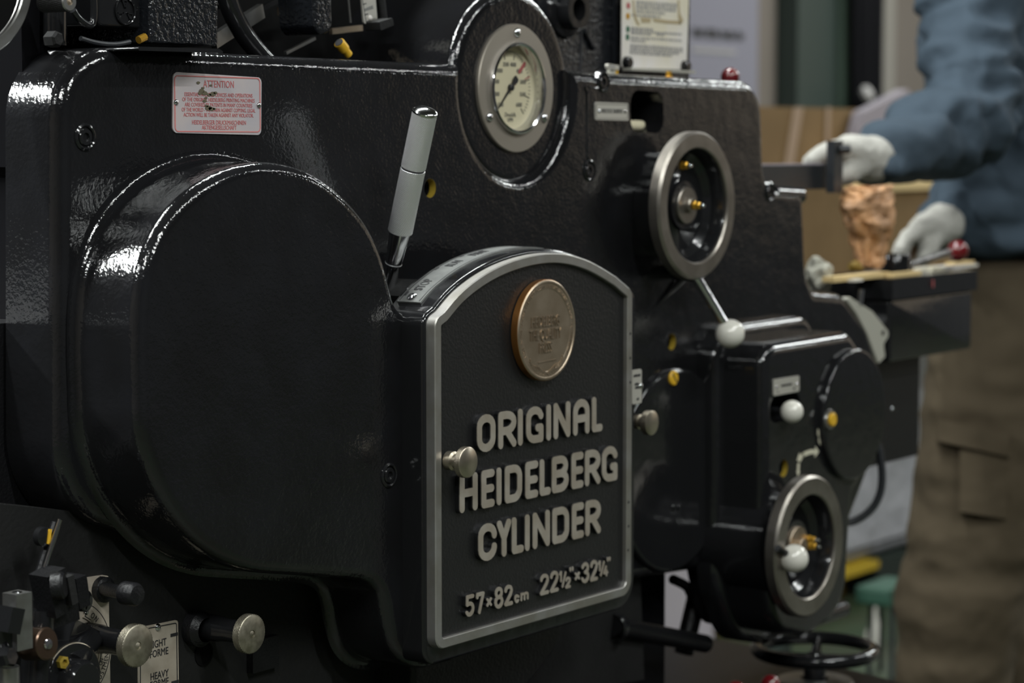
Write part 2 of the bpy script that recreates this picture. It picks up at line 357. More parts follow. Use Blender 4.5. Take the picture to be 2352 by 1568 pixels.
# large open carton behind the press, with a pale strip painted as the flap highlight; cartons under and beside it
yb = 1.15
ZT = W(2100, 655, .95)[2]
tb = thing('packing_table', 'work table carrying the cardboard cartons behind the press', 'table', (1.9, 1.25, 0))
tx0, tx1 = W(1835, 500, .93)[0], W(2720, 500, .93)[0]
MB().span(tx0, tx1, .93, 1.275, ZT - .03, ZT - .0004).build('tabletop', 'wood', tb, smooth=False)
for lx, ly in ((W(1795, 900, .96)[0], .96), (W(1795, 900, 1.25)[0], 1.25), (tx1 - .03, .96), (tx1 - .03, 1.25)):
    MB().span(lx - .02, lx + .02, ly - .02, ly + .02, 0, ZT - .03).build('leg', 'doorgreen', tb, smooth=False)
a0 = W(1700, 243, yb); a1 = W(1978, 240, yb); zb = 0.72
carton('cardboard_carton', 'large open cardboard carton seen above the black bar behind the press', a0[0], a1[0], yb, yb + 0.12, ZT, a0[2], False)
q = [W(1826, 246, yb - .004), W(1846, 246, yb - .004), W(1822, 388, yb - .004), W(1803, 388, yb - .004)]
tg = bpy.data.objects['cardboard_carton']
MB().add([*q, *[p + np.array([0, .0035, 0]) for p in q]], [(0, 1, 2, 3), (7, 6, 5, 4), (0, 4, 5, 1), (1, 5, 6, 2), (2, 6, 7, 3), (3, 7, 4, 0)]).build('flap_highlight', 'carton_edge', tg, smooth=False)
MB().add([*[W(x_, y_, yb - .003) for x_, y_ in ((1898, 246), (1908, 246), (1904, 384), (1894, 384))]], [(0, 1, 2, 3)]).build('fold_line', 'carton_edge', tg, smooth=False)
yc = 0.95
c0 = W(1835, 432, yc); c1 = W(1990, 432, yc)
carton('cardboard_carton', 'darker cardboard carton below the black bar, left of the crumpled kraft bundle', c0[0], c1[0], yc, yc + 0.15, ZT, c0[2], False)
d0 = W(2006, 440, yc); d1 = W(2260, 440, yc)
carton('cardboard_carton', 'cardboard carton behind the crumpled kraft bundle, under a pale plank', d0[0], d1[0], yc, yc + 0.18, ZT, W(2100, 438, yc)[2], False)
pk = MB(); pz = W(2100, 436, yc)[2]; pk.span(W(2030, 436, yc)[0], W(2250, 436, yc)[0], yc - 0.01, yc + 0.2, pz + 0.0005, pz + 0.02)
tag(pk.build('wooden_plank', 'wood', smooth=False), 'pale wooden plank lying on the carton behind the worker arm', 'plank')
bw = MB(); bz = pz + 0.0205; bw.span(W(2082, 400, yc + .06)[0], W(2180, 400, yc + .06)[0], yc + .05, yc + .15, bz, W(2100, 368, yc + .06)[2])
tag(bw.build('wood_block', 'brownwood', smooth=False), 'reddish brown wood block on the pale plank under the sleeve', 'block')
wp = MB(); wp.span(W(2040, 400, yc + .06)[0], W(2078, 400, yc + .06)[0], yc + .05, yc + .13, bz, W(2060, 380, yc + .06)[2])
tag(wp.build('paper_pad', 'purple', smooth=False), 'small lilac paper pad on the pale plank beside the brown block', 'paper')
# leaning sheet of lilac paper behind the arm
s_ = [W(1966, 330, 1.108), W(1984, 258, 1.108), W(2085, 205, 1.108), W(2150, 300, 1.108), W(2100, 390, 1.108)]
tag(MB().add([*s_, *[p + np.array([.0, .03, 0]) for p in s_]], [(4, 3, 2, 1, 0), (5, 6, 7, 8, 9)] + [(i, (i + 1) % 5, 5 + (i + 1) % 5, 5 + i) for i in range(5)]).build('pale_stack', 'purple', smooth=False), 'leaning lilac-grey stack of paper behind the worker forearm', 'paper')
# wrapped pallet load
yw = 1.3
w0 = W(1900, 830, yw); w1 = W(2190, 830, yw)
wb = MB(); out = rpoly([(w0[0], W(2000, 1284, yw)[2], .03), (w1[0] + .5, W(2000, 1284, yw)[2], .03), (w1[0] + .5, .70, .05), (w0[0], .70, .05)])
wb.loft(dense(ccw(out), .03), [(0, yw + .4), (0, yw + .05)] + fillet(yw, yw, .04, off=-.04)[0:], True, True)
wl = tag(wb.build('wrapped_load', 'wrap', ang=60), 'grey film-wrapped load standing on a dark pallet behind the worker', 'load')
ps = MB(); xs0, xs1 = W(1500, 1300, 1.35)[0], W(1640, 1300, 1.35)[0]  # pale block added to imitate the bright background behind the gap
ps.span(xs0, xs1, 1.35, 1.55, 0, W(1570, 1270, 1.35)[2]); tag(ps.build('pale_stack', mat('pale_gap_fill', (.50, .46, .50), .7), smooth=False), 'pale block added for the bright background in the gap under the press', 'paper')
pb = thing('pallet_truck', 'dark green and yellow truck under the grey wrapped load', 'truck', (w0[0] + .3, yw + .2, 0))
zt = W(2000, 1284, yw)[2] - .001
MB().span(w0[0] - .3, W(2003, 1300, yw)[0], yw - .02, yw + .04, W(1960, 1315, yw)[2], zt).build('yellow_beam', 'brightyellow', pb, smooth=False)
MB().span(W(2003, 1300, yw)[0], W(2080, 1300, yw)[0], yw - .015, yw + .35, W(2040, 1348, yw)[2], zt).build('green_block', 'doorgreen', pb, smooth=False)
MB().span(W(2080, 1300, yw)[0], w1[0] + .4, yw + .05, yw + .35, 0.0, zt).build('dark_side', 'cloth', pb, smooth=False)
lp = MB(); lp.span(w0[0] - .4, W(1990, 1300, yw)[0], yw + .06, yw + .3, 0.0, W(1960, 1315, yw)[2] - .001); lp.build('mustard_base', 'mustard', pb, smooth=False)
st = thing('green_stool', 'small stool with green seat pad and thin dark legs beneath the grey load', 'stool', (*D(2035, 1450, 5.1)[:2], 0))
ctr = D(2040, 1362, 5.05); zs = ctr[2]
MB().loft(ccw(rect(ctr[0] - .055, ctr[0] + .10, zs - .02, zs + .018, .008)), [(0, ctr[1] + .05), (0, ctr[1] - .03)]).build('seat', 'stool', st)
for dx, dy in ((-.02, -.02), (.02, -.02), (.06, -.02), (.0, .04), (.05, .04)):
    MB().tube([(ctr[0] + dx, ctr[1] + dy, zs - .02), (ctr[0] + dx * 1.1, ctr[1] + dy * 1.1, 0.0)], 0.006, 8).build('leg', 'rubber', st)
bo = W(2008, 1448, 1.02); bo = np.array([bo[0], 1.02, 0]); 
tag(MB().lathe(bo, [(0, 0), (.02, .0), (.022, .012), (.021, .03), (.010, .055), (.006, .075), (.006, .09), (0, .09)], axis=(0, 0, 1), seg=20).build('small_bottle', 'white'), 'small white bottle standing on the floor beside the green stool', 'bottle')
#PART3
# ------------------------------------------------------------------ the press
PR = thing('printing_press', 'large black enamelled cylinder printing press with raised metal lettering, gauge and handwheels', 'printing press', (0.0, 0.3, 0.0))
def part(mb, name, m, parent=PR, **k): return mb.build(name, m, parent, **k)

# casing cover with the round notch for the gauge
R0 = 0.014
nc = XZ(1192, 197, 0.0); nr = 0.110
pts = [(165, 143, .05), (1040, 180)]
A = XZ(170, 143, 0)
out = rpoly([(*XZ(165, 143, 0), .048), (*XZ(165, 1145, 0), .07), (*XZ(420, 1225, 0), .03), (*XZ(900, 1290, 0), .05), (*XZ(1200, 1345, 0), .02), (*XZ(1480, 1301, 0), .02), (*XZ(1655, 1276, 0), .03), (*XZ(1928, 1232, 0), .03), (*XZ(1985, 1085, 0), .03), (*XZ(2014, 960, 0), .06),
             (*XZ(2012, 850, 0), .05), (*XZ(1985, 765, 0), .05), (*XZ(1936, 698, 0), .035), (*XZ(1866, 692, 0), .016), (*XZ(1845, 640, 0), .05), (*XZ(1838, 461, 0), .005), (*XZ(1764, 456, 0), .010),
             (*XZ(1747, 395, 0), .04), (*XZ(1741, 213, 0), .034), (*XZ(1390, 196, 0), .01)])
zr = XZ(1350, 192, 0)[1]; zl = XZ(1040, 179, 0)[1]
ar = math.asin((zr - nc[1]) / nr); al = PI - math.asin((zl - nc[1]) / nr)
notch = arc(nc[0], nc[1], nr, ar, al - 2 * PI, 60)
out = out + notch
out = dense(ccw(out), .03)
cv = MB().loft(out, [(R0, 0.064)] + fillet(0, 0, R0, 8)).build('side_cover', 'enamel', PR, merge=True)
cutters = []
sl = ccw(rpoly(pxpoly([(1447, 206, .016), (1524, 211, .016), (1524, 306, .016), (1449, 303, .016)], 0)))
cutters.append(MB().loft(sl, [(0, .05), (0, -.02)]).build('c', 'hole', merge=True))
for (x_, y_, r_) in ((988, 432, .0095), (1543, 785, .0095)):
    cutters.append(MB().lathe(W(x_, y_, 0) + np.array([0, .03, 0]), [(0, 0), (r_, 0), (r_, .05), (0, .05)], seg=32).build('c', 'hole', merge=True))
cut(cv, cutters)
# oil holes: yellow collar and dark bottom
for (x_, y_, r_) in ((988, 432, .0095), (1543, 785, .0095)):
    c = W(x_, y_, 0); h = part(MB().lathe(c, [(r_, -.008), (r_ - .0004, -.008), (r_ - .0004, -.0004), (r_, -.0004)], seg=32, closed=True), 'oil_hole', 'oliveyellow')
    MB().lathe(c, [(0, -.018), (r_ - .0012, -.018)], seg=24).build('hole_bottom', 'hole', h)
# slot: dark cavity and ivory stub
sb = part(MB().loft(sl, [(.0, .0505), (.0, .049)]), 'slot_back', 'hole')
c = W(1486, 290, 0.03)
stub = MB(); stub.tube([W(1425, 288, .03), W(1487, 289, .03)], .0062, 18); stub.tube([W(1487, 289, .03), W(1491, 289, .03)], .0052, 18, caps=False)
stub.tube([W(1491, 289, .03), W(1506, 290, .03), W(1509, 290, .03)], [.0062, .0062, .0045], 18); part(stub, 'lever_stub', 'dial')
stub2 = MB().tube([W(1487.5, 289, .03), W(1490.5, 289, .03)], .0064, 18); stub2.build('ring', 'ink', bpy.data.objects['lever_stub'])
# screws with lugs
def socket_screw(x_, y_, r=.0075, Y=0.0, lug=True, name='cover_screw', m='smooth'):
    c = W(x_, y_, Y); b = MB()
    pr = [(r * 1.75, -.004), (r * 1.6, .001), (r * 1.35, .0022), (r * 1.2, .0015), (r * 1.15, -.001)] if lug else []
    b.lathe(c, pr + [(r, 0 if lug else -.003), (r, .001), (r * .9, .0018), (r * .52, .0018), (r * .5, -.004), (0, -.004)], seg=32)
    o = part(b, name, m, ang=40); MB().lathe(c, [(0, -.0038), (r * .49, -.0038)], seg=16).build('socket', 'hole', o); return o
for s in ((195, 315, .0072), (1385, 188, .0075), (1353, 391, .0075), (1768, 440, .0075)): socket_screw(*s)
# seam bead between the two cover halves
part(MB().tube([W(1343, 200, .0), W(1348, 215, 0), W(1349, 300, 0), W(1350, 360, 0), W(1358, 372, 0)], .0016, 8), 'seam_bead', 'smooth')
part(MB().tube([W(1351, 412, .0006), W(1350, 500, .0006), W(1349, 580, .0006)], .0009, 6), 'seam_bead', 'smooth')
part(MB().tube([W(1352, 200, 0), W(1368, 203, 0), W(1376, 200, 0)], .0012, 8), 'seam_bead', 'smooth')
# diagonal rib fading into the plate
part(MB().tube([W(1492, 712, .003), W(1540, 660, .002), W(1592, 610, .003)], [.003, .007, .008], 14), 'rib', 'enamel')
# vertical ledge roll at the right step
part(MB().tube([W(1775, 446, .012), W(1835, 450, .012)], .011, 20), 'ledge', 'smooth')

# gauge housing
gc = XZ(1180, 203, 0.012)
def ghc(px_, py_): return np.array([gc[0], 0, gc[1]])
G = np.array([gc[0], 0.012, gc[1]])
hb = MB().lathe(G, [(.115, -.16), (.104, -.12)] + [(.092 + .012 * math.cos(t), -.012 + .012 * math.sin(t)) for t in [PI / 2 * k / 8 for k in range(9)]] + [(.0885, .0), (.0458, 0), (.0458, -.012), (0, -.012)], seg=96)
part(hb, 'gauge_housing', 'enamel', wn=True)
# left shoulder of the housing, running back over the cover
# gauge
gg = part(MB().lathe(G, [(.046, .0), (.0668, .0), (.0668, .003), (.0660, .0042), (.052, .0045), (.046, .0045)], seg=96, closed=True), 'speed_gauge', 'gaugemetal', ang=25)
MB().lathe(G, [(.0460, .003), (.0482, .003), (.0482, .0065), (.0475, .0085), (.0458, .009), (.0440, .0078), (.0428, .0035), (.0425, -.004), (.046, -.004)], seg=96, closed=True).build('bezel_ring', 'chrome', gg)
MB().lathe(G, [(0, -.0035), (.0427, -.0035)], seg=72).build('dial', 'dial', gg)
gy = G[1] + .0034
dc = (G[0] - .003, G[2] + .001); mk = MB(); rk = MB()
# scale: 1500 at lower left clockwise to 6000 at lower right
def ga(v): return math.radians(228 - (v - 1500) / 4500 * 275)
for v in range(1500, 6001, 100):
    big = v % 500 == 0; a = ga(v); r0, r1 = (.0300, .0370) if big else (.0345, .0372)
    if v < 2400 and not big: continue
    strokes(mk, [[(dc[0] + r0 * math.cos(a), dc[1] + r0 * math.sin(a)), (dc[0] + r1 * math.cos(a), dc[1] + r1 * math.sin(a))]], .0010 if big else .0006, gy, .0002)
strokes(mk, [arc(dc[0], dc[1], .0374, ga(2600), ga(4400), 20)], .0005, gy, .0002)
gt = MB()
for v in range(1500, 6001, 500):
    a = ga(v); gt.text(str(v), (dc[0] + .0245 * math.cos(a), gy - .0004, dc[1] + .0245 * math.sin(a)), .0064, xs=.85, depth=.0001)
gt.text('Druck/h', (dc[0] + .001, gy - .0004, dc[1] - .0285), .0066, xs=.9, depth=.0001); gt.text('UPM', (dc[0] + .001, gy - .0004, dc[1] - .0338), .0058, xs=.9, depth=.0001)
mk.build('scale_marks', 'ink', gg, smooth=False); gt.build('numerals', 'greyink', gg, smooth=False)
a = ga(4520); strokes(rk, [[(dc[0] + .024 * math.cos(a), dc[1] + .024 * math.sin(a)), (dc[0] + .037 * math.cos(a), dc[1] + .037 * math.sin(a))]], .0042, gy - .0003, .0002)
a = ga(4930); strokes(rk, [[(dc[0] + .004 * math.cos(a), dc[1] + .004 * math.sin(a)), (dc[0] + .012 * math.cos(a), dc[1] + .012 * math.sin(a))], [(dc[0] + .029 * math.cos(a), dc[1] + .029 * math.sin(a)), (dc[0] + .038 * math.cos(a), dc[1] + .038 * math.sin(a))]], .0011, gy - .0003, .0002)
rk.build('red_marks', 'redink', gg, smooth=False)
nd = MB(); na = ga(1560); ny = G[1] + .0015; ca, sa = math.cos(na), math.sin(na)
def nq(u, v): return (dc[0] + ca * u - sa * v, dc[1] + sa * u + ca * v)
npoly = ccw([nq(.036, .0003), nq(.036, -.0003), nq(.004, -.0014), nq(-.004, -.0016), nq(-.012, -.0042), nq(-.015, -.003), nq(-.015, .003), nq(-.012, .0042), nq(-.004, .0016), nq(.004, .0014)])
nd.loft(npoly, [(0, ny), (0, ny - .0008)]); nd.lathe((dc[0], ny + .001, dc[1]), [(.0036, 0), (.0036, .003), (.0025, .004), (0, .004)], seg=20); nd.build('needle', 'ink', gg, smooth=False)
for th in (90, 212, -32):
    c = (G[0] + .0575 * math.cos(math.radians(th)), G[1] - .0045, G[2] + .0575 * math.sin(math.radians(th)))
    dome(MB(), c, .0052, .0032).build('screw', 'chrome', gg)
MB().lathe(G, [(.0425, .002), (0, .002)], seg=64).build('glass', 'glass', gg)

# drum cover (round bulge + lower apron)
YD = -0.072

def spline(pts, n=6, closed=True):   # Catmull-Rom through the traced points
    P_ = np.array(pts); L = len(P_); o = []
    for i in range(L if closed else L - 1):
        p0, p1, p2, p3 = (P_[(i - 1) % L], P_[i], P_[(i + 1) % L], P_[(i + 2) % L]) if closed else (P_[max(i - 1, 0)], P_[i], P_[i + 1], P_[min(i + 2, L - 1)])
        for k in range(n):
            t = k / n; o.append(tuple(.5 * ((2 * p1) + (-p0 + p2) * t + (2 * p0 - 5 * p1 + 4 * p2 - p3) * t * t + (-p0 + 3 * p1 - 3 * p2 + p3) * t ** 3)))
    if not closed: o.append(tuple(P_[-1]))
    return o
tr = [(348, 990), (343, 900), (341, 810), (343, 720), (352, 645), (373, 578), (405, 520), (450, 472), (500, 437), (560, 412), (629, 404), (700, 418), (752, 446), (800, 488), (835, 532), (860, 580), (877, 630), (889, 680), (901, 717), (918, 738), (940, 747), (975, 750), (1030, 752)]
tr2 = [(1030, 1497), (985, 1508), (950, 1500), (926, 1475), (913, 1430), (903, 1375), (888, 1335), (850, 1308), (770, 1297), (680, 1291), (600, 1284), (540, 1266), (490, 1237), (445, 1195), (405, 1140), (375, 1080)]
oD = spline([XZ(x_, y_, YD) for x_, y_ in tr + [(1150, 900), (1150, 1350)] + tr2], 6)
oD = spline([XZ(x_, y_, YD) for x_, y_ in tr2 + tr], 6, closed=False)
oD = ccw(oD)
rD = .012
profD = flare(0.0, .010, rD) + [(rD, -.03)] + fillet(0, YD, rD, 8)
part(MB().loft(dense(oD, .012), profD, back=False), 'drum_cover', 'enamel', wn=True)

# name panel: housing, frame, field
YF = -0.108
arcp = [(1021, 716), (1060, 671), (1112, 631), (1170, 602), (1237, 584), (1297, 583), (1356, 600), (1416, 635)]
def panel_outline(Y, right=0.0, bottom=0.0, rc=.013):
    xl = XZ(1000, 1000, YF)[0]; xr = XZ(1452, 1000, YF)[0] + right; zb = XZ(1200, 1437, YF)[1] - bottom
    a = spline([XZ(x_, y_, YF) for x_, y_ in arcp], 5, closed=False)
    if right: a = [p for p in a]
    tl = XZ(1002, 733, YF)[1]; trr = XZ(1450, 668, YF)[1]
    pts = [(xl, zb, rc), (xr, zb, rc + .004 + right * .6), (xr, trr - (.006 if right else 0), .012)] + [(*p, 0) for p in a[::-1]] + [(xl, tl, .012)]
    return ccw(rpoly(pts))
oF = dense(panel_outline(YF), .02)
oH = dense(panel_outline(YF, .0185, .0125), .02)
hs = part(MB().loft(oH, [(-.022, -.002), (-.022, -.047), (.004, -.047)] + fillet(0, -.0975, .004, 5), back=False), 'panel_housing', 'smooth', wn=True)
npn = part(MB().loft(oF, [(-.008, -.097), (-.008, -.103)], back=True), 'name_panel', 'field', smooth=False)
fr = MB().loft(oF, [(0, -.097), (0, -.1070), (-.0010, -.108), (-.0090, -.108), (-.0096, -.1072), (-.0096, -.1025)], front=False, back=False)
fr.build('frame_trim', 'trim', npn, ang=25)
# screw dots along the right bar
for x_, y_ in ((1448, 766), (1448, 822), (1448, 878), (1444, 1153), (1444, 1208), (1443, 1263)): c = W(x_, y_, YF - .0002); MB().lathe(c, [(.0016, 0), (0, .0002)], seg=10).build('pin_hole', 'ink', npn)

GLY = {}
def q(cx, cz, rx, rz, a, b_, n=8): return [(cx + rx * math.cos(math.radians(a + (b_ - a) * k / n)), cz + rz * math.sin(math.radians(a + (b_ - a) * k / n))) for k in range(n + 1)]
# capital letter strokes on a 1 wide, 1 high cell
GLY['O'] = [q(.5, .70, .5, .30, 180, 0) + q(.5, .30, .5, .30, 0, -180) + [(0, .70)]]
GLY['R'] = [[(0, 0), (0, 1), (.45, 1)] + q(.45, .73, .55, .27, 90, -90) + [(0, .46)], [(.45, .46), (1, 0)]]
GLY['I'] = [[(.5, 0), (.5, 1)]]
GLY['G'] = [[(1, .79)] + q(.5, .72, .5, .28, 15, 180) + q(.5, .28, .5, .28, 180, 270) + [(.5, 0), (1, .0), (1, .38), (.74, .38)]]
GLY['N'] = [[(0, 0), (0, 1), (1, 0), (1, 1)]]
GLY['A'] = [[(0, 0), (0, .66)] + q(.5, .66, .5, .34, 180, 0) + [(1, 0)], [(0, .44), (1, .44)]]
GLY['L'] = [[(0, 1), (0, 0), (1, 0)]]
GLY['H'] = [[(0, 0), (0, 1)], [(1, 0), (1, 1)], [(0, .5), (1, .5)]]
GLY['E'] = [[(1, 1), (0, 1), (0, 0), (1, 0)], [(0, .5), (.95, .5)]]
GLY['D'] = [[(0, 0), (0, 1), (.5, 1)] + q(.55, .7, .45, .30, 90, 0) + q(.55, .3, .45, .30, 0, -90) + [(0, 0)]]
GLY['B'] = [[(0, 0), (0, 1), (.5, 1)] + q(.55, .76, .40, .24, 90, -90) + [(0, .52)], [(.5, .52)] + q(.55, .26, .45, .26, 90, -90) + [(0, 0)]]
GLY['C'] = [[(1, .74)] + q(.5, .70, .5, .30, 0, 180) + q(.5, .30, .5, .30, 180, 360) + [(1, .26)]]
GLY['Y'] = [[(0, 1), (.5, .5), (1, 1)], [(.5, .5), (.5, 0)]]
GLY['2'] = [q(.5, .74, .48, .26, 170, -10) + [(.8, .5), (0, 0), (1, 0)]]
GLY['5'] = [[(.95, 1), (.08, 1), (.05, .58), (.45, .62)] + q(.45, .31, .52, .31, 90, -90) + [(.2, .02), (0, .14)]]
GLY['7'] = [[(0, .86), (0, 1), (1, 1), (.35, 0)]]
GLY['8'] = [q(.5, .76, .42, .24, 0, 360, 14), q(.5, .27, .5, .27, 0, 360, 14)]
GLY['3'] = [q(.45, .76, .45, .24, 160, -90) , [(.45, .52)] + q(.45, .26, .52, .26, 90, -160)]
GLY['1'] = [[(.0, .78), (.5, 1), (.5, 0)]]
GLY['4'] = [[(.6, 1), (0, .3), (1, .3)], [(.72, .55), (.72, 0)]]
GLY['x'] = [[(0, 0), (1, 1)], [(0, 1), (1, 0)]]
GLY['c'] = [[(1, .8)] + q(.5, .5, .5, .5, 40, 320, 12)]
GLY['m'] = [[(0, 0), (0, 1)], [(0, .8)] + q(.25, .75, .25, .25, 180, 0, 6) + [(.5, 0)], [(.5, .75)] + q(.75, .75, .25, .25, 180, 0, 6) + [(1, 0)]]
GLY['/'] = [[(0, 0), (1, 1)]]
GLY['"'] = [[(.1, 0), (.1, 1)], [(.9, 0), (.9, 1)]]
base = MB(); face = MB()
def flush():
    global base, face
    base.build('letter_body', 'smooth', npn, smooth=False); face.build('lettering', 'letter', npn, smooth=False); base = MB(); face = MB()
def letters(chars, zb, zt, w, YB=-.1029):
    for ch, l, r in chars:   # l, r in metres: outer extents of the glyph
        h = w / 2; pol = [[(l + h + (r - l - w) * x_, zb + h + (zt - zb - w) * z_) for x_, z_ in s_] for s_ in GLY[ch]]
        strokes(base, pol, w + .0012, YB, .0044); strokes(face, pol, w, YB - .0044, .0008)
def pxline(word, ext, ymid, zb, zt, w):
    n = len(ext); cs = []
    for i, (ch, (l, r)) in enumerate(zip(word, ext)):
        y_ = ymid[0] + (ymid[1] - ymid[0]) * (l - ext[0][0]) / (ext[-1][1] - ext[0][0])
        cs.append((ch, XZ(l, y_, YF)[0], XZ(r, y_, YF)[0]))
    letters(cs, zb, zt, w); flush()
pxline('ORIGINAL', [(1096, 1138), (1145, 1186), (1190, 1201), (1209, 1248), (1255, 1266), (1272, 1310), (1317, 1354), (1360, 1384)], (997, 953), .8772, .9133, .0076)
pxline('HEIDELBERG', [(1056, 1097), (1106, 1136), (1141, 1152), (1160, 1199), (1207, 1236), (1240, 1265), (1268, 1306), (1313, 1340), (1344, 1379), (1383, 1418)], (1135, 1063), .8233, .8598, .0076)
pxline('CYLINDER', [(1099, 1141), (1142, 1174), (1176, 1203), (1206, 1217), (1224, 1263), (1269, 1307), (1314, 1341), (1345, 1380)], (1248, 1187), .7720, .8082, .0076)
def num(chars):
    for ch, l, r, yb, yt, w in chars:
        a = XZ(l, yb, YF); c = XZ(r, yb, YF); zt = XZ(l, yt, YF)[1]; letters([(ch, a[0], c[0])], a[1], zt, w)
D1 = [('5', 1070, 1090, 1418, 1368, .0037), ('7', 1094, 1113, 1412, 1362, .0037), ('x', 1118, 1130, 1394, 1374, .0027), ('8', 1136, 1156, 1400, 1350, .0037), ('2', 1159, 1178, 1393, 1345, .0037), ('c', 1182, 1193, 1386, 1366, .0027), ('m', 1196, 1214, 1381, 1362, .0026),
     ('2', 1241, 1261, 1368, 1320, .0037), ('2', 1264, 1283, 1362, 1313, .0037), ('1', 1285, 1293, 1338, 1312, .0027), ('/', 1291, 1301, 1350, 1314, .0024), ('2', 1299, 1311, 1352, 1326, .0027), ('"', 1308, 1318, 1313, 1303, .0026), ('x', 1321, 1332, 1333, 1315, .0027),
     ('3', 1336, 1354, 1341, 1293, .0037), ('2', 1356, 1373, 1336, 1288, .0037), ('1', 1374, 1382, 1313, 1288, .0027), ('/', 1379, 1389, 1324, 1290, .0024), ('4', 1386, 1397, 1325, 1300, .0027), ('"', 1394, 1403, 1290, 1280, .0026)]
num(D1[:7]); flush(); num(D1[7:]); flush()
# medallion
mc = np.array([*W(1254, 758, -.1105)]); mc[0] = W(1254, 758, -.1105)[0]
R_ = .0495
md = part(MB().lathe((mc[0], -.103, mc[2]), [(R_ - .001, 0), (R_, .001), (R_, .0085), (R_ - .0012, .0095), (R_ - .0028, .0095), (R_ - .0035, .0088), (R_ - .0085, .0086), (R_ - .0092, .0082), (0, .0078)], seg=96), 'medallion', 'bronze', ang=22)
MB().lathe((mc[0], -.103, mc[2]), [(R_ - .0006, .0006), (R_ + .0003, .0012), (R_ + .0003, .0082), (R_ - .0006, .0088)], seg=96).build('copper_edge', 'copper', md)
ym = -.103 - .0080
t = MB()
for s_, dz, sz, xs in (('HEIDELBERG', .0085, .0150, .58), ('THE QUALITY', -.0045, .0150, .58), ('PRESS', -.0175, .0150, .58)): t.text(s_, (mc[0] - .002, ym, mc[2] + dz), sz, xs=xs, depth=.0010)
strokes(t, [[(mc[0] - .014, mc[2] - .031), (mc[0] - .002, mc[2] - .0305), (mc[0] + .016, mc[2] - .0300)]], .0010, ym, .0008)
ring = 'MADE IN THE LARGEST AND MOST MODERN PRINTING MACHINE FACTORY IN THE WORLD'
for i, ch in enumerate(ring):
    a = math.radians(212 - 244 * i / (len(ring) - 1)); r_ = R_ - .0062
    t.text(ch, (mc[0] + r_ * math.cos(a), ym - .0006, mc[2] + r_ * math.sin(a)), .0050, ux=(math.sin(a), 0, -math.cos(a)), uy=(math.cos(a), 0, math.sin(a)), depth=.0004)
for sgn in (-1, 1):   # two crossed sprigs at the bottom
    stem = []
    for k in range(13):
        a = math.radians(-90 + sgn * (-7 + 52 * k / 12)); r_ = R_ - .0075 + .0012 * math.sin(k * .9); p = (mc[0] + r_ * math.cos(a), mc[2] + r_ * math.sin(a)); stem.append(p)
        if 2 <= k < 12:
            for d in (-1, 1):
                th = a + sgn * PI / 2 + d * .75; strokes(t, [[p, (p[0] + .0048 * math.cos(th), p[1] + .0048 * math.sin(th))]], .0013, ym - .0003, .0006)
    strokes(t, [stem], .0009, ym - .0003, .0007)
t.build('relief_lettering', 'bronze', md, smooth=False)
# scale plate on the arch (STOP RUN PRINT)
aw = spline([XZ(x_, y_, YF) for x_, y_ in [(1012, 727), (1030, 703)] + arcp[1:]], 8, closed=False); aw = np.array(aw)
seg = np.r_[0, np.cumsum(np.linalg.norm(np.diff(aw, axis=0), axis=1))]
def on_arch(s_):   # arc length -> point, tangent, outward normal
    x_ = np.interp(s_, seg, aw[:, 0]); z_ = np.interp(s_, seg, aw[:, 1]); d = np.array([np.interp(s_ + .003, seg, aw[:, 0]) - np.interp(s_ - .003, seg, aw[:, 0]), np.interp(s_ + .003, seg, aw[:, 1]) - np.interp(s_ - .003, seg, aw[:, 1])]); d /= np.linalg.norm(d)
    return np.array([x_, z_]), d, np.array([-d[1], d[0]])
def arch_strip(s0, s1, ya, yb, lift0, lift1, name, m, parent, n=40):
    vs = []
    for k in range(n + 1):
        p, d, nn = on_arch(s0 + (s1 - s0) * k / n)
        for l, y in ((lift0, ya), (lift1, ya), (lift1, yb), (lift0, yb)): w_ = p + nn * l; vs.append((w_[0], y, w_[1]))
    fs = [(k * 4 + j, k * 4 + (j + 1) % 4, k * 4 + 4 + (j + 1) % 4, k * 4 + 4 + j) for k in range(n) for j in range(4)] + [(3, 2, 1, 0), tuple(n * 4 + j for j in range(4))]
    return MB().add(vs, fs).build(name, m, parent, ang=30)
ya, yb = -.079, -.0515; L0 = .012; L1 = seg[-1] * .70
sp_ = arch_strip(L0, L1, ya, yb, .0036, .0054, 'scale_plate', 'scaleplate', PR)
arch_strip(L0 + .0015, L1, ya + .0016, ya + .0024, .0054, .0057, 'border', 'ink', sp_); arch_strip(L0 + .0015, L1, yb - .0024, yb - .0016, .0054, .0057, 'border', 'ink', sp_)
p, d, nn = on_arch(L0 + .007); c = p + nn * .0054
MB().lathe((c[0], (ya + yb) / 2, c[1]), [(.0052, 0), (.005, .0012), (.0034, .0024), (0, .0028)], axis=(nn[0], 0, nn[1]), seg=24).build('screw', 'chrome', sp_)
tm = MB()
for s_, pos, col in (('STOP', .028, 0), ('RUN', .078, 0), ('PRINT', .118, 0)):
    p, d, nn = on_arch(L0 + pos); c = p + nn * .0055
    tm.text(s_, (c[0], (ya + yb) / 2 + .001, c[1]), .0145, ux=(d[0], 0, d[1]), uy=(0, 1, 0), xs=.62, depth=.0003)
    for q_ in (pos - .016,):
        p, d, nn = on_arch(L0 + q_); c = p + nn * .0055; tm.box((c[0], yb - .003, c[1]), (.006, .003, .0006), Matrix.Rotation(-math.atan2(d[1], d[0]), 3, 'Y'))
tm.build('lettering', 'ink', sp_, smooth=False)
# bracket in the lever slot
lp_ = MB(); c = W(925, 672, -.035); lp_.box(c, (.03, .028, .012), Matrix.Rotation(-.5, 3, 'Y')); part(lp_, 'slot_guide', 'iron')
lp_ = MB().box(W(985, 640, -.012) , (.10, .04, .05), Matrix.Rotation(-.5, 3, 'Y')); 

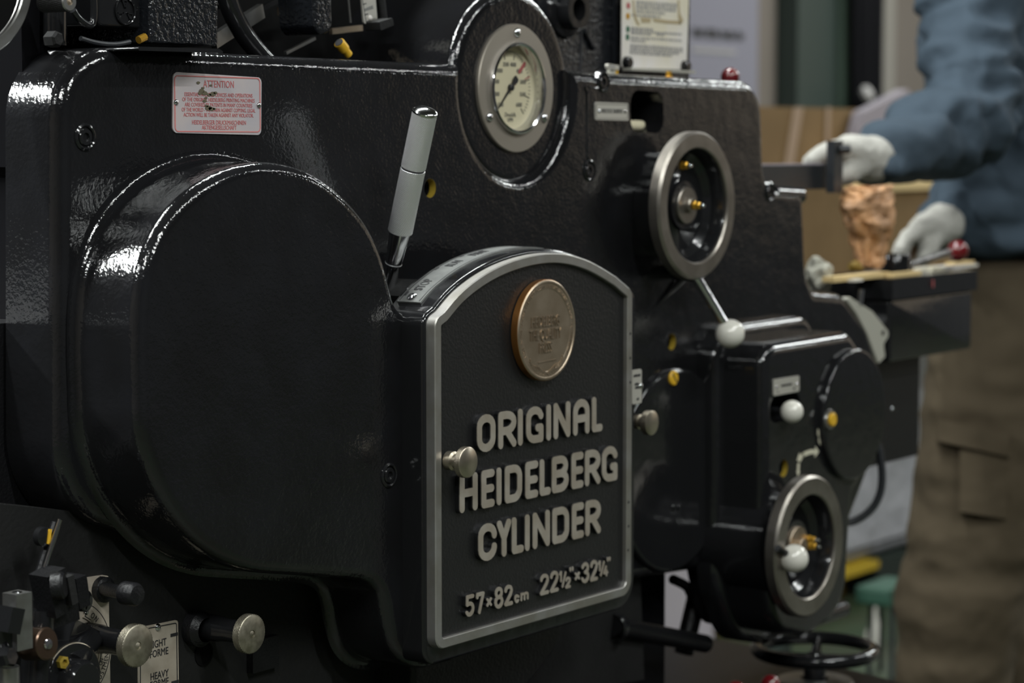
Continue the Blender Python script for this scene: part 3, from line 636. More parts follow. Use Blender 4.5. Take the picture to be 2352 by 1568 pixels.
# knurled control lever
def knurled(mb, a, b, r, nseg, rows, amp, pitch, dome_h=0.0):
    a = Vector(a); b = Vector(b); ax = (b - a); L = ax.length; ax.normalize(); u = ax.orthogonal().normalized(); v = ax.cross(u); vs = []
    N = nseg * 4
    for i in range(rows + 1):
        s_ = L * i / rows
        for k in range(N):
            th = 2 * PI * k / N; t1 = (k / 4 + s_ / pitch) % 1; t2 = (k / 4 - s_ / pitch) % 1
            h = min(abs(t1 - .5), abs(t2 - .5)) * 2 * amp
            rr = r - amp + h
            if i in (0, rows): rr = r - amp
            vs.append(a + ax * s_ + (u * math.cos(th) + v * math.sin(th)) * rr)
    mb.add(vs, [(i * N + k, i * N + (k + 1) % N, (i + 1) * N + (k + 1) % N, (i + 1) * N + k) for i in range(rows) for k in range(N)]); return mb
d0 = float(np.dot(W(919, 532, -.040) - CAM, FW))
tp = D(976, 257, d0 - .05); bt = D(919, 532, d0); ax = (tp - bt) / np.linalg.norm(tp - bt); mid = bt + ax * np.linalg.norm(tp - bt) * .535
cl = part(MB().tube([bt - ax * .0, bt - ax * .032, bt - ax * .075], [.0104, .0078, .0056], 32), 'control_lever', 'chrome')
g1 = knurled(MB(), bt, mid - ax * .0008, .0120, 40, 200, .0009, .0024); g1.lathe(bt, [(0, 0), (.0112, 0)], axis=ax, seg=48); g1.build('grip', 'knurl', cl, ang=60)
g2 = knurled(MB(), mid + ax * .0008, tp, .0120, 40, 180, .0009, .0024); g2.build('grip', 'knurl', cl, ang=60)
MB().lathe(mid, [(.0112, -.002), (.0112, .002)], axis=ax, seg=40).build('groove', 'ink', cl)
MB().lathe(tp, [(.0120, -.001), (.0119, .0006), (.0110, .0016), (.0085, .0030), (.0040, .0040), (.0014, .0042), (.0012, .0030), (0, .0030)], axis=ax, seg=48).build('end_cap', 'chrome', cl)
MB().lathe(bt - ax * .033, [(.0081, -.0004), (.0083, .0), (.0081, .0004)], axis=ax, seg=32).build('ring', 'knurl', cl)

# thumb knobs
def thumb_knob(x_, y_, Yb, stem_len, r, th, stem=(.0062, .0085), m='nickel', name='thumb_knob', dimple=False, rows=12, knurl_amp=.0005, stemm=None):
    """(x_, y_): photo centre of the front disc; Yb: plane the stem starts from"""
    yf = Yb - stem_len - th; c = W(x_, y_, yf); c = np.array([c[0], yf, c[2]])
    b = MB(); knurled(b, c + np.array([0, th - .0008, 0]), c + np.array([0, .0008, 0]), r, 44, rows * 3, knurl_amp, .0018)
    b.lathe(c, [(r - knurl_amp, -.0008), (r - .0014, 0), (0 if not dimple else .0035, 0)] + ([(.0033, -.0008), (.0028, -.0004), (0, .0004)] if dimple else []), seg=48)
    b.lathe(c, [(r - knurl_amp, -th + .0008), (r - .0014, -th), (0, -th)], seg=48)
    o = part(b, name, m, ang=50)
    s0, s1 = stem
    MB().lathe((c[0], yf + th, c[2]), [(s0, 0), (s0 * .95, -stem_len * .35), (s0, -stem_len * .5), (s1, -stem_len * .6), (s1, -stem_len)], seg=32).build('stem', stemm or m, o)
    return o
thumb_knob(1077, 1062, YF, .0165, .0148, .0075, stem=(.0068, .0090))
thumb_knob(1499, 971, -.085, .012, .0132, .0085, stem=(.006, .008), knurl_amp=.0001, rows=2)

# notice plate ATTENTION
nt_ = MB(); plate_px(nt_, [(398, 165), (601, 178), (600, 310), (397, 305)], 0, .0012, .005); np_ = part(nt_, 'notice_plate', 'notice')
cs = np.array([XZ(x_, y_, -.0012) for x_, y_ in ((398, 165), (601, 178), (600, 310), (397, 305))])
xl, xr = cs[[0, 3], 0].mean(), cs[[1, 2], 0].mean(); zt, zb = cs[:2, 1].mean(), cs[2:, 1].mean()
o_ = rect(xl + .002, xr - .002, zb + .002, zt - .002, .004); b = MB(); strokes(b, [o_ + [o_[0]]], .0009, -.0012, .0003); b.build('border', 'pinkink', np_, smooth=False)
b = MB(); H_ = zt - zb; Wd = xr - xl
for s_, f, sz, xs in (('ATTENTION', .165, .0088, .80), ('ESSENTIAL PATENTED DEVICES AND OPERATIONS', .345, .0048, .80), ('OF THE ORIGINAL HEIDELBERG PRINTING MACHINES', .43, .0048, .80), ('ARE COVERED BY PATENTS IN MANY COUNTRIES', .515, .0048, .80), ('OF THE WORLD - WE WARN AGAINST COPYING. LEGAL', .60, .0048, .765), ('ACTION WILL BE TAKEN AGAINST ANY VIOLATOR.', .685, .0048, .80), ('HEIDELBERGER DRUCKMASCHINEN', .81, .0054, .80), ('AKTIENGESELLSCHAFT', .895, .0054, .80)):
    if f == .81: b.build('lettering', 'redink', np_, smooth=False); b = MB()
    b.text(s_, ((xl + xr) / 2 + .001, -.00125, zt - f * H_), sz, xs=xs, depth=.0002)
b.build('lettering', 'redink', np_, smooth=False)
b = MB()
for cx_, cz_, s_ in ((455, 190, 2.0), (463, 208, 3.0), (470, 214, 3.2), (480, 218, 2.2), (488, 216, 3.6), (494, 213, 2.2), (459, 214, 2.4), (470, 232, 2.2), (478, 248, 3.8), (485, 250, 3.2), (474, 243, 2), (492, 250, 1.8), (484, 196, 1.6), (466, 202, 1.6), (473, 225, 1.8)):
    c = XZ(cx_, cz_, -.0013); n = 11; pol = [(c[0] + s_ * .00062 * (1 + .5 * rng.random()) * math.cos(2 * PI * k / n) * 1.5, c[1] + s_ * .00042 * (1 + .5 * rng.random()) * math.sin(2 * PI * k / n)) for k in range(n)]; b.loft(pol, [(0, -.00125), (0, -.0017)], back=False)
b.build('scratch', 'dirt', np_, smooth=False)
for x_, y_ in ((404, 235), (594, 242)):
    dome(MB(), W(x_, y_, -.0012), .0028, .0020, 24).build('rivet', 'chrome', np_)

# right-hand handwheel
def handwheel(x_, y_, Yf, ro, ri, name, hub, nips, plate_r, dish=.03, th=.016, hubm='rim'):
    c0 = W(x_, y_, Yf); c = (c0[0], Yf, c0[2])
    o = part(MB().lathe(c, [(ri + .001, -th * 1.0), (ro - .001, -th), (ro, -th + .001), (ro, -.0028), (ro - .0028, 0), (ri + .0015, 0), (ri, -.0015), (ri, -th)], seg=96, closed=True), name, 'rim', ang=25)
    MB().lathe(c, [(ri, -.004), (ri - .001, -.006), (ri - .004, -dish * .75), (ri - .012, -dish), (hub * 1.6, -dish), (hub * 1.35, -dish + .003), (hub * 1.3, -dish + .008), (0, -dish + .008)], seg=72).build('dish', 'smooth', o)
    MB().lathe(c, [(plate_r, -th), (plate_r, -th - .004), (ro * .72, -dish - .006), (ro * .72, -abs(Yf) - .002)], seg=72).build('backing', 'smooth', o)
    h = MB().lathe(c, [(hub, -dish + .008), (hub, -dish + .0115), (hub - .001, -dish + .0125), (.0085, -dish + .0125), (.0085, -dish + .018), (.0075, -dish + .019), (0, -dish + .019)], seg=40); h.build('hub', hubm, o, ang=30)
    for (nx, nz, base_d) in nips:
        cc = (c[0] + nx, Yf + base_d, c[2] + nz)
        MB().lathe(cc, [(.0052, 0), (.0052, .003), (.0045, .0035), (.0042, .008), (.003, .009)], seg=6).build('oil_nipple', 'brass', o, smooth=False)
        MB().lathe(cc, [(.0024, .009), (.0028, .0125), (.0016, .0145), (0, .0145)], seg=14).build('nipple_tip', 'chrome', o)
    return o, c
UW, uc = handwheel(1604, 472, -.048, .0835, .0645, 'handwheel', .021, [(0, 0, .006), (-.002, .045, .022)], .062, dish=.026, th=.0145)
# ball lever under the handwheel
lv = thing  # (kept for clarity of reading)
b0 = W(1596, 632, -.030); b1 = W(1664, 742, -.052); bc = W(1677, 766, -.056)
bl = part(MB().tube([b0, b1], [.0062, .0050], 20), 'ball_lever', 'chrome')
MB().ball(bc, .0168, 32).build('ball', 'white', bl)
MB().tube([b0 + np.array([-.0, .0, .0]), b0 + np.array([-.004, .03, .004])], [.008, .009], 18).build('boss', 'smooth', bl)

# small plate beside the slot
def small_plate(corners, Y, text, size, xs=.6, rivets=True, m='plate', extra=None, bd=True, rv=.0022):
    b = MB(); plate_px(b, corners, Y, .0012, .0022); o = part(b, 'label_plate', m)
    cs = np.array([XZ(x_, y_, Y - .0012) for x_, y_ in corners]); xl, xr = cs[[0, 3], 0].mean(), cs[[1, 2], 0].mean(); zt, zb = cs[:2, 1].mean(), cs[2:, 1].mean()
    b = MB()
    for i, s_ in enumerate(text):
        if s_[0][0] == '~':   # lettering too small to read: a row of tiny marks
            n_ = int(s_[0][1:]); cx_ = xl + (xr - xl) * s_[1]; cz_ = zt + (zb - zt) * s_[2]; st_ = size * .5
            for k in range(n_): b.span(cx_ + (k - n_ / 2) * st_, cx_ + (k - n_ / 2 + .7) * st_, Y - .0016, Y - .0012, cz_ - size * .3, cz_ + size * (.3 if k % 3 else .2))
        else: b.text(s_[0], (xl + (xr - xl) * s_[1], Y - .00125, zt + (zb - zt) * s_[2]), size, xs=xs, depth=.0002)
    if bd: b.build('lettering', 'ink', o, smooth=False); b = MB(); o_ = rect(xl + .0018, xr - .0018, zb + .0018, zt - .0018, .0012); strokes(b, [o_ + [o_[0]]], .0004, Y - .0012, .0002)
    b.build('border' if bd else 'lettering', 'ink', o, smooth=False)
    if rivets:
        for f in (.11, .89): dome(MB(), (xl + (xr - xl) * f, Y - .0012, (zt + zb) / 2 - .0), rv, .0016, 18).build('rivet', 'chrome', o)
    return o
small_plate([(1367, 234), (1443, 237), (1444, 277), (1367, 275)], 0, [('PAPER STOCK TRANSPORT', .5, .5)], .0068, .52)
# label on the right edge of the housing
small_plate([(1452, 850), (1474, 847), (1474, 925), (1452, 929)], -.0975, [('~6', .5, .17), ('~4', .5, .42), ('~4', .55, .52), ('~2', .6, .86)], .0045, .6, rivets=False, bd=False)
c = W(1472, 886, -.0987); dome(MB(), c, .003, .002, 18).build('rivet', 'chrome', PR)
# round cover plate with slotted yellow screw, below the lever
rc = XZ(1540, 1080, -.0); rr = W(1540, 846, 0)[2] - rc[1]
part(MB().lathe((rc[0], 0, rc[1]), [(rr, .0), (rr, -.0)] + [(rr - .006 + .006 * math.cos(t), .002 + .006 * math.sin(t)) for t in [PI / 2 * k / 6 for k in range(7)]] + [(0, .008)], seg=96), 'round_cover', 'smooth', wn=True)
c = W(1545, 868, -.008)
ys = part(MB().lathe(c, [(.0085, -.0002), (.0085, .002), (.0075, .003), (0, .003)], seg=28), 'slotted_screw', 'yellow'); MB().box(c + np.array([0, -.0031, 0]), (.0016, .0006, .015), Matrix.Rotation(-.7, 3, 'Y')).build('slot', 'ink', ys)
c = W(1545, 1165, -.008); b = MB(); dome(b, c, .004, .003, 16); dome(b, c + np.array([.012, 0, -.001]), .0035, .003, 16); part(b, 'small_pin', 'smooth')
socket_screw(893, 1091, .0072, YD, True); c = W(932, 1030, YD - .0002); 

# gearbox
YG = -.078
oG = ccw(rpoly([(*XZ(x_, y_, YG), r_) for x_, y_, r_ in ((1768, 816, .016), (1768, 1310, .05), (1790, 1428, .04), (1858, 1442, .06), (1935, 1385, .05), (1946, 1200, .06), (1952, 1120, .03), (1990, 1060, .03), (1992, 850, .04), (1950, 786, .012))], 12))
oG = dense(oG, .02)
rG = .013
gb = part(MB().loft(oG, [(rG, .03)] + fillet(0, YG, rG, 8), back=True), 'gearbox', 'smooth', wn=True, merge=True)
oB = dense(ccw(rpoly([(*XZ(x_, y_, YG), r_) for x_, y_, r_ in ((1768, 812, .016), (1768, 1330, .05), (1800, 1428, .04), (1870, 1438, .06), (1940, 1350, .05), (1940, 784, .014))], 10)), .02)
part(MB().loft(oB, [(.030, .004)] + fillet(-.0, -.024, .011, 6, off=.019)), 'gearbox_flange', 'smooth', wn=True)
sl = ccw(rpoly(pxpoly([(1768, 912, .014), (1838, 900, .014), (1838, 958, .014), (1768, 974, .014)], YG)))
gh = XZ(1800, 1075, YG)
cut(gb, [MB().loft(sl, [(0, YG + .03), (0, YG - .02)]).build('c', 'hole', merge=True), MB().lathe((gh[0], YG + .025, gh[1]), [(0, 0), (.0105, 0), (.0105, .05), (0, .05)], seg=32).build('c', 'hole', merge=True)])
part(MB().loft(sl, [(0, YG + .0305), (0, YG + .0295)]), 'slot_back', 'hole')
h = part(MB().lathe((gh[0], YG, gh[1]), [(.0105, -.007), (.0101, -.007), (.0101, -.0004), (.0105, -.0004)], seg=32, closed=True), 'oil_hole', 'oliveyellow'); MB().lathe((gh[0], YG, gh[1]), [(0, -.02), (.0095, -.02)], seg=24).build('hole_bottom', 'hole', h)
small_plate([(1777, 871), (1836, 862), (1836, 898), (1777, 909)], YG, [('~12', .5, .46), ('~1', .18, .80), ('~2', .80, .76)], .0045, .55, bd=False, m='plate')
bc = W(1819, 945, YG - .014); wk = part(MB().ball(bc, .0135, 28), 'ball_knob', 'white'); MB().tube([bc + np.array([0, .01, 0]), bc + np.array([0, .04, 0])], .004, 12).build('stem', 'smooth', wk)
# disc cover on the gearbox
dcg = XZ(1966, 952, YG - .0085); rdg = (W(1966, 802, YG - .0085)[2] - W(1966, 1102, YG - .0085)[2]) / 2
part(MB().lathe((dcg[0], YG - .0085, dcg[1]), [(rdg + .0005, -.05), (rdg + .0005, -.014), (rdg + .0003, -.006)] + [(rdg - .004 + .004 * math.cos(t), -.004 + .004 * math.sin(t)) for t in [PI / 2 * k / 5 for k in range(6)]] + [(0, 0)], seg=96), 'disc_cover', 'smooth', wn=True)
c = W(1904, 963, YG - .0086)
ob = part(MB().lathe(c, [(.0125, -.001), (.0125, .002), (.0118, .0032), (.0086, .0032), (.0085, .0025)], seg=36), 'oiler', 'steel'); MB().lathe(c + np.array([.0012, 0, 0]), [(.0084, .002), (.0084, .0055), (.0070, .0065), (0, .0065)], seg=28).build('yellow_cap', 'yellow', ob)
for x_, y_ in ((2048, 938),): dome(MB(), W(x_, y_, .02), .003, .002, 14).build('small_screw', 'chrome', PR)
# painted arrows
ab = MB()
def arrow(pts, w, hw):
    P_ = [XZ(x_, y_, YG - .0003) for x_, y_ in pts]; strokes(ab, [P_], w, YG - .0001, .0005)
    a, e = np.array(P_[-2]), np.array(P_[-1]); d = (e - a) / np.linalg.norm(e - a); n_ = np.array([-d[1], d[0]]); t = [e + d * hw * 1.4, e + n_ * hw, e - n_ * hw]
    ab.loft(ccw([tuple(q_) for q_ in t]), [(0, YG - .0001), (0, YG - .0007)])
arrow([(1838, 1052), (1848, 1042), (1862, 1037), (1872, 1037)], .0055, .0068); arrow([(1848, 1043), (1841, 1047), (1838, 1050)], .0055, .006)
arrow([(1834, 1067), (1833, 1082)], .005, .0045); arrow([(1882, 1006), (1883, 1000), (1881, 994)], .0045, .0045); arrow([(1881, 996), (1883, 1006), (1883, 1010)], .0045, .0045)
part(ab, 'arrow_mark', 'cream', smooth=False)
# lower handwheel with ball
LW, lc = handwheel(1862, 1255, -.118, .0838, .0612, 'handwheel', .0225, [(0.004, 0, .004), (.024, .004, .016)], .074, dish=.028, th=.015, hubm='bronze')
bc = D(1824, 1282, float(np.dot(np.array([lc[0] - .04, -.150, lc[2]]) - CAM, FW)))
bk = MB().ball(bc, .0166, 32).build('ball_handle', 'white', LW)
MB().tube([W(1786, 1258, -.121), bc], [.0045, .0035], 12).build('stem', 'smooth', bk)
# pipe end and cable
part(MB().tube([W(1850, 1425, .02), W(1935, 1397, .02)], .012, 20).lathe(W(1935, 1397, .02), [(.012, 0), (.0085, .004), (0, .004)], axis=(1, 0, .12), seg=20), 'pipe', 'smooth')
cb = [D(x_, y_, 3.05) for x_, y_ in ((1890, 1192), (1945, 1199), (1975, 1190), (2005, 1165), (2022, 1130), (2026, 1090), (2022, 1050), (2016, 1020))]
part(MB().tube(spline([tuple(p) for p in cb], 6, closed=False), .0052, 12), 'cable', 'rubber')
# backing machinery between the pipes
part(MB().span(.52, .80, .04, .10, .74, .93), 'rear_bracket', 'satin')

# machine frame behind the covers
part(MB().span(-.60, .40, .06, .70, .05, 1.235), 'machine_frame', 'basepaint', smooth=False)
part(MB().span(.40, .60, .075, .55, .80, 1.10), 'machine_frame', 'basepaint', smooth=False)

part(MB().span(-1.3, -.602, .068, .70, .05, 1.02), 'dark_reflection_block', 'satin', smooth=False)  # unseen block added only to give the casing side a dark reflection
# upper right column with instruction card
YC = .085
xa = W(1235, 100, YC)[0]; xb = W(1584, 100, YC)[0]
cu = part(MB().span(xa, xb, YC, YC + .3, 1.16, 1.42), 'side_column', 'hammer', smooth=False)
part(MB().span(W(1400, 50, YC)[0], W(1412, 50, YC)[0], YC - .005, YC, 1.25, 1.42), 'column_rib', 'hammer', smooth=False)
c = W(1329, 22, YC - .02)
part(MB().lathe(c, [(.034, -.022), (.030, -.016), (.0225, -.015), (.0225, 0), (.021, .001), (.0125, .001), (.0125, -.02), (0, -.02)], seg=48), 'bushing', 'smooth')
part(MB().tube([W(1335, 75, YC), W(1333, 175, YC)], .0016, 8), 'seam_bead', 'ink')
part(MB().tube([W(1342, 70, YC - .001), W(1362, 110, YC - .001)], .004, 10), 'rib', 'hammer')
YI = YC - .012
ic = part(plate_px(MB(), [(1430, -60), (1584, -60), (1577, 160), (1428, 155)], YI, .0015, .003), 'instruction_card', 'paper')
b = MB(); sb_ = MB()
def cardline(x0, x1, y0, sl=.075, m=b, hgt=5):
    x_ = x0
    while x_ < x1 - 2:
        w_ = random.choice((3, 4, 6, 8)); y_ = y0 + (x_ - x0) * sl; p0 = XZ(x_, y_ + hgt, YI - .0018); p1 = XZ(min(x_ + w_, x1), y_, YI - .0018); m.loft([(p0[0], p0[1]), (p1[0], p0[1]), (p1[0], p1[1]), (p0[0], p1[1])], [(0, YI - .0015), (0, YI - .0018)], back=False); x_ += w_ + 2
for y_, x0, x1 in ((2, 1462, 1556), (9, 1462, 1558), (16, 1462, 1552), (24, 1462, 1528), (32, 1452, 1520), (62, 1450, 1500), (68, 1450, 1568), (74, 1450, 1498), (77, 1508, 1525), (84, 1449, 1492), (86, 1495, 1567), (91, 1449, 1482), (101, 1448, 1568), (107, 1448, 1568), (113, 1447, 1560), (119, 1447, 1545)): cardline(x0, x1, y_)
b.build('lettering', 'line', ic, smooth=False)
for pol in ([(1453, 0), (1455, 30), (1458, 45), (1464, 57), (1470, 58), (1462, 40), (1458, 25), (1456, 0)], [(1472, 40), (1495, 42), (1494, 52), (1474, 52)], [(1500, 42), (1530, 46), (1562, 48), (1564, 56), (1530, 54), (1502, 50)], [(1560, 0), (1562, 30), (1570, 48), (1562, 58), (1558, 40), (1557, 0)]):
    sb_.loft(ccw([XZ(x_, y_, YI - .0018) for x_, y_ in pol]), [(0, YI - .0015), (0, YI - .0019)], back=False)
sb_.build('stain', 'stain', ic, smooth=False)
for x_, y_, m_ in ((1443, 13, 'redink'), (1442, 37, 'brass'), (1442, 67, 'green'), (1441, 85, 'green')): MB().lathe(W(x_, y_, YI - .0016), [(.0038, 0), (.0038, .0004), (0, .0004)], seg=16).build('bullet', m_, ic)
for x_, y_ in ((1437, 144), (1571, 153)):
    MB().lathe(W(x_, y_, YI - .0016), [(.0075, 0), (.007, .006), (.005, .0075), (0, .0075)], seg=24).build('clip_screw', 'smooth', ic)
b = MB().span(W(1430, 160, YI)[0], W(1578, 160, YI)[0], YI - .012, YI, W(1430, 162, YI)[2], W(1430, 156, YI)[2]); b.build('ledge', 'palemetal', ic, smooth=False)
# tag on a stalk, yellow fittings, red ball on the top edge
tgp = part(plate_px(MB(), [(1397, 146), (1423, 150), (1422, 161), (1396, 157)], .03, .004, .002), 'tag_plate', 'plate')
b = MB(); c = XZ(1410, 153, .0255); strokes(b, [[(c[0] - .008, c[1] + .0005), (c[0] + .002, c[1])]], .0025, .0259, .0002); b.build('lettering', 'line', tgp, smooth=False)
MB().tube([W(1404, 158, .032), W(1402, 200, .032)], .005, 14).build('stalk', 'palemetal', tgp); MB().tube([W(1413, 162, .034), W(1413, 200, .034)], .0035, 12).build('fitting', 'yellow', tgp)
part(MB().lathe(W(1536, 187, .03), [(.006, -.01), (.006, .005), (.0035, .006), (.0035, .012)], axis=(0, 0, 1), seg=6), 'oil_fitting', 'brass', smooth=False)
part(MB().lathe(W(1598, 192, .05), [(.005, -.01), (.005, .004), (0, .005)], axis=(0, 0, 1), seg=6), 'oil_fitting', 'brass', smooth=False)
rb = W(1677, 177, .04); rbo = part(MB().ball(rb, .0115, 28), 'red_ball_knob', 'red'); MB().tube([rb, rb - np.array([0, 0, .04])], .004, 10).build('stem', 'chrome', rbo)

# upper left machinery
YB = .16
part(MB().span(-.56, xa + .02, YB, YB + .05, 1.1, 1.6), 'rear_plate', 'hole', smooth=False)
part(MB().span(-.615, W(108, 60, .06)[0], .06, YB, 1.15, 1.6), 'corner_post', 'basepaint', smooth=False)
c0 = W(-70, -60, .03)
rg = part(MB().lathe((c0[0], .03, c0[2]), [(.058, -.02), (.0665, -.02), (.0665, 0), (.0652, .0012), (.0575, .0012), (.0565, 0)], seg=96, closed=True), 'guard_ring', 'steel', ang=25)
part(MB().lathe((c0[0], .03, c0[2]), [(.0, -.004), (.0563, -.004)], seg=48), 'guard_disc', 'hole')
part(MB().tube([W(126, -20, .05), W(126, 104, .05)], .010, 16), 'post', 'smooth')
part(MB().tube([W(146, -20, .06), W(146, 100, .06)], .003, 10), 'post', 'smooth')
b = MB(); c = W(132, 90, .03); b.lathe(c, [(.007, -.01), (.007, .0), (.005, .002), (0, .002)], seg=6); part(b, 'nut', 'iron', smooth=False)
c = W(158, 4, .0); ks = MB(); knurled(ks, c + np.array([0, .03, 0]), c, .0082, 34, 20, .0006, .0018); kso = part(ks, 'knurled_screw', 'iron'); MB().lathe(c, [(.0078, 0), (.0070, .0012), (.0032, .0012), (.0030, -.001), (0, -.001)], seg=32).build('tip', 'steel', kso); MB().lathe(c, [(.0030, .0004), (0, .0012)], seg=16).build('centre', 'bronze', kso)
part(MB().tube(spline([tuple(W(x_, y_, .02)) for x_, y_ in ((168, 24), (182, 44), (204, 58), (214, 50), (216, 20), (214, -20))], 5, closed=False), [.003] * 25 + [.005], 12), 'curved_bracket', 'smooth')
YM = .045
mh = part(MB().loft(ccw(rect(W(228, 50, YM)[0], W(341, 50, YM)[0], W(280, 64, YM)[2], 1.40, .004)), [(0, YB)] + fillet(0, YM, .003, 4, off=-.003)), 'motor_housing', 'smooth', wn=True)
c = W(287, 26, YM - .0005); b = MB()
b.lathe(c, [(.0122, 0), (.0122, .0012), (.0115, .0018), (.0105, .0012), (.0105, 0)], seg=48, closed=True)
for k in range(3):
    a = math.radians(90 + 120 * k); p0 = (c[0] + .003 * math.cos(a), c[2] + .003 * math.sin(a)); 
    for s_ in (-1, 1): strokes(b, [[p0, (c[0] + .0095 * math.cos(a + s_ * .32), c[2] + .0095 * math.sin(a + s_ * .32))]], .0012, c[1] + .0005, .0012)
    strokes(b, [arc(c[0], c[2], .0093, a - .34, a + .34, 6)], .0012, c[1] + .0005, .0012)
b.build('round_emblem', 'smooth', mh)
YX = .032
part(MB().loft(ccw(rpoly(pxpoly([(344, -60), (502, -60), (502, 106, .003), (345, 100, .003)], YX))), [(0, YB)] + fillet(0, YX, .003, 4, off=-.003)), 'square_housing', 'hammer', wn=True)
part(plate_px(MB(), [(318, 107), (503, 112), (519, 122), (318, 116)], .03, .06, .002), 'housing_flange', 'smooth')
b = MB(); b.tube(spline([tuple(W(x_, y_, .03)) for x_, y_ in ((185, 88), (220, 98), (262, 102), (298, 96))], 4, closed=False), .0022, 8); part(b, 'wire', 'rubber')
c = W(318, 92, .03); part(MB().tube([c, c + np.array([.008, 0, .003])], .0035, 10), 'oil_fitting', 'brass')
# arched hose, steel rod and levers between housing and gauge
b = MB(); b.tube(spline([tuple(W(x_, y_, .07)) for x_, y_ in ((515, -30), (530, 20), (555, 70), (585, 110), (612, 140), (630, 165))], 5, closed=False), .0095, 16); part(b, 'arched_rod', 'smooth')
def bar(pa, pb, Ya, Yb_, w_, t_, m, name):
    a = Vector(W(*pa, Ya)); b_ = Vector(W(*pb, Yb_)); d = b_ - a; mb = MB(); r_ = d.to_track_quat('X', 'Z').to_matrix(); mb.box((a + b_) / 2, (d.length, t_, w_), r_); return part(mb, name, m, smooth=False)
bar((490, 95), (600, 25), .10, .12, .014, .006, 'steel', 'steel_link')
bar((560, 40), (660, -10), .13, .13, .005, .004, 'smooth', 'thin_link')
bar((500, 15), (512, -10), .11, .11, .008, .006, 'steel', 'steel_link')
hl = ccw(rpoly(pxpoly([(716, -60), (762, -60), (766, 60, .012), (756, 78, .012), (736, 80, .012), (724, 60, .006)], .055)))
part(MB().loft(hl, [(0, .10)] + fillet(0, .055, .004, 4, off=-.004)), 'hanging_lever', 'hammer', wn=True)
so = part(plate_px(MB(), [(826, -60), (858, -60), (867, 46), (836, 56)], .09, .002, .003), 'scale_strip', 'plate')
b = MB()
for k, y_ in enumerate((10, 34)): strokes(b, [[XZ(834 + k * 4, y_, .0879), XZ(841 + k * 4, y_ - 2, .0879)]], .001, .088, .0002)
o_ = [XZ(x_, y_, .0879) for x_, y_ in ((833, 0), (841, 50), (863, 42))]; strokes(b, [o_], .0006, .088, .0002); b.build('tick_marks', 'ink', so, smooth=False)
b = MB(); p0 = XZ(838, 26, .0878); p1 = XZ(858, 16, .0878); b.loft(ccw([p0, XZ(858, 20, .0878), XZ(856, 12, .0878), XZ(837, 20, .0878)]), [(0, .088), (0, .0878)], back=False); b.build('grey_band', 'greyink', so, smooth=False)
dome(MB(), W(850, 41, .088), .0028, .002, 16).build('rivet', 'paper', so)
part(plate_px(MB(), [(872, 50), (902, 41), (905, 58), (875, 70)], .09, .02, .001), 'small_block', 'iron')
part(MB().tube([W(872, -20, .095), W(880, 42, .095)], .0045, 12), 'slim_rod', 'iron')
b = MB(); ya_, yb_ = W(779, 98, .07), W(801, 126, .07); b.tube([ya_, ya_ * .45 + yb_ * .55], .0055, 14); b.tube([ya_ * .45 + yb_ * .55, yb_], .0042, 14); yt = part(b, 'yellow_tube', 'yellow'); MB().lathe(ya_, [(.0045, -.0005), (.0045, .0008), (0, .0008)], axis=ya_ - yb_, seg=14).build('tip', 'ink', yt)
bar((655, 122), (722, 88), .11, .11, .003, .004, 'steel', 'thin_link')
bar((700, 16), (640, 26), .13, .13, .008, .004, 'bronze', 'thin_link')
bar((760, 72), (830, 64), .12, .12, .006, .004, 'bronze', 'thin_link')
b = MB(); b.tube([W(798, -20, .1), W(805, 52, .1)], .0012, 8); part(b, 'slim_rod', 'steel')

# lower body under the covers
YL = .02
fp = part(MB().loft(ccw([XZ(-60, 1700, YL), XZ(640, 1700, YL), XZ(1480, 1560, YL), XZ(1470, 1290, YL), XZ(900, 1250, YL), XZ(-60, 1150, YL)]), [(0, .30), (0, YL)]), 'frame_plate', 'iron', smooth=False)
# curved boss below the name panel
part(MB().loft(ccw(rpoly(pxpoly([(960, 1600), (960, 1520), (1290, 1400), (1283, 1470, .03), (1235, 1535, .03), (1180, 1600)], -.03))), [(.006, YL), (.006, -.02)] + fillet(0, -.03, .006, 4)), 'lower_boss', 'satin', wn=True)
part(MB().tube([W(1405, 1438, .02), W(1620, 1478, .02)], [.012, .011], 20), 'pedal_shaft', 'satin')
part(MB().lathe(W(1413, 1440, .02), [(.016, -.006), (.017, .0), (.016, .006)], axis=(1, 0, -.05), seg=28), 'collar', 'smooth')
b = MB(); b.tube(spline([tuple(W(x_, y_, .03)) for x_, y_ in ((1545, 1330), (1575, 1345), (1605, 1375), (1640, 1420))], 5, closed=False), .006, 12); b.tube([W(1572, 1345, .04), W(1585, 1375, .04)], .003, 10); part(b, 'linkage', 'satin')
part(MB().tube([W(1600, 1370, .05), W(1570, 1500, .05)], .012, 12), 'strut', 'satin')

# base plate with the horizontal handwheel
hw = D(1872, 1492, 2.93); zb_ = hw[2] - .042
bp = MB()
def PZ(px_, py_, z_):
    d = ray(px_, py_); t_ = (z_ - CAM[2]) / d[2]; q_ = CAM + d * t_; return (q_[0], q_[1])
bs = ccw([PZ(*q_, zb_) for q_ in ((1130, 1650), (1330, 1515), (1480, 1482), (1610, 1462), (1740, 1484), (2065, 1566), (2120, 1620), (1900, 1900), (1300, 1900))])
vs = [(x_, y_, z_) for z_ in (zb_ - .03, zb_) for x_, y_ in bs]; n_ = len(bs)
bp.add(vs, [tuple(range(n_))[::-1], tuple(range(n_, 2 * n_))] + [(k, (k + 1) % n_, n_ + (k + 1) % n_, n_ + k) for k in range(n_)]); part(bp, 'base_plate', 'basepaint', smooth=False)
rw = .0735; bw_ = MB(); ringp = [(hw[0] + rw * math.cos(2 * PI * k / 64), hw[1] + rw * math.sin(2 * PI * k / 64), hw[2]) for k in range(65)]
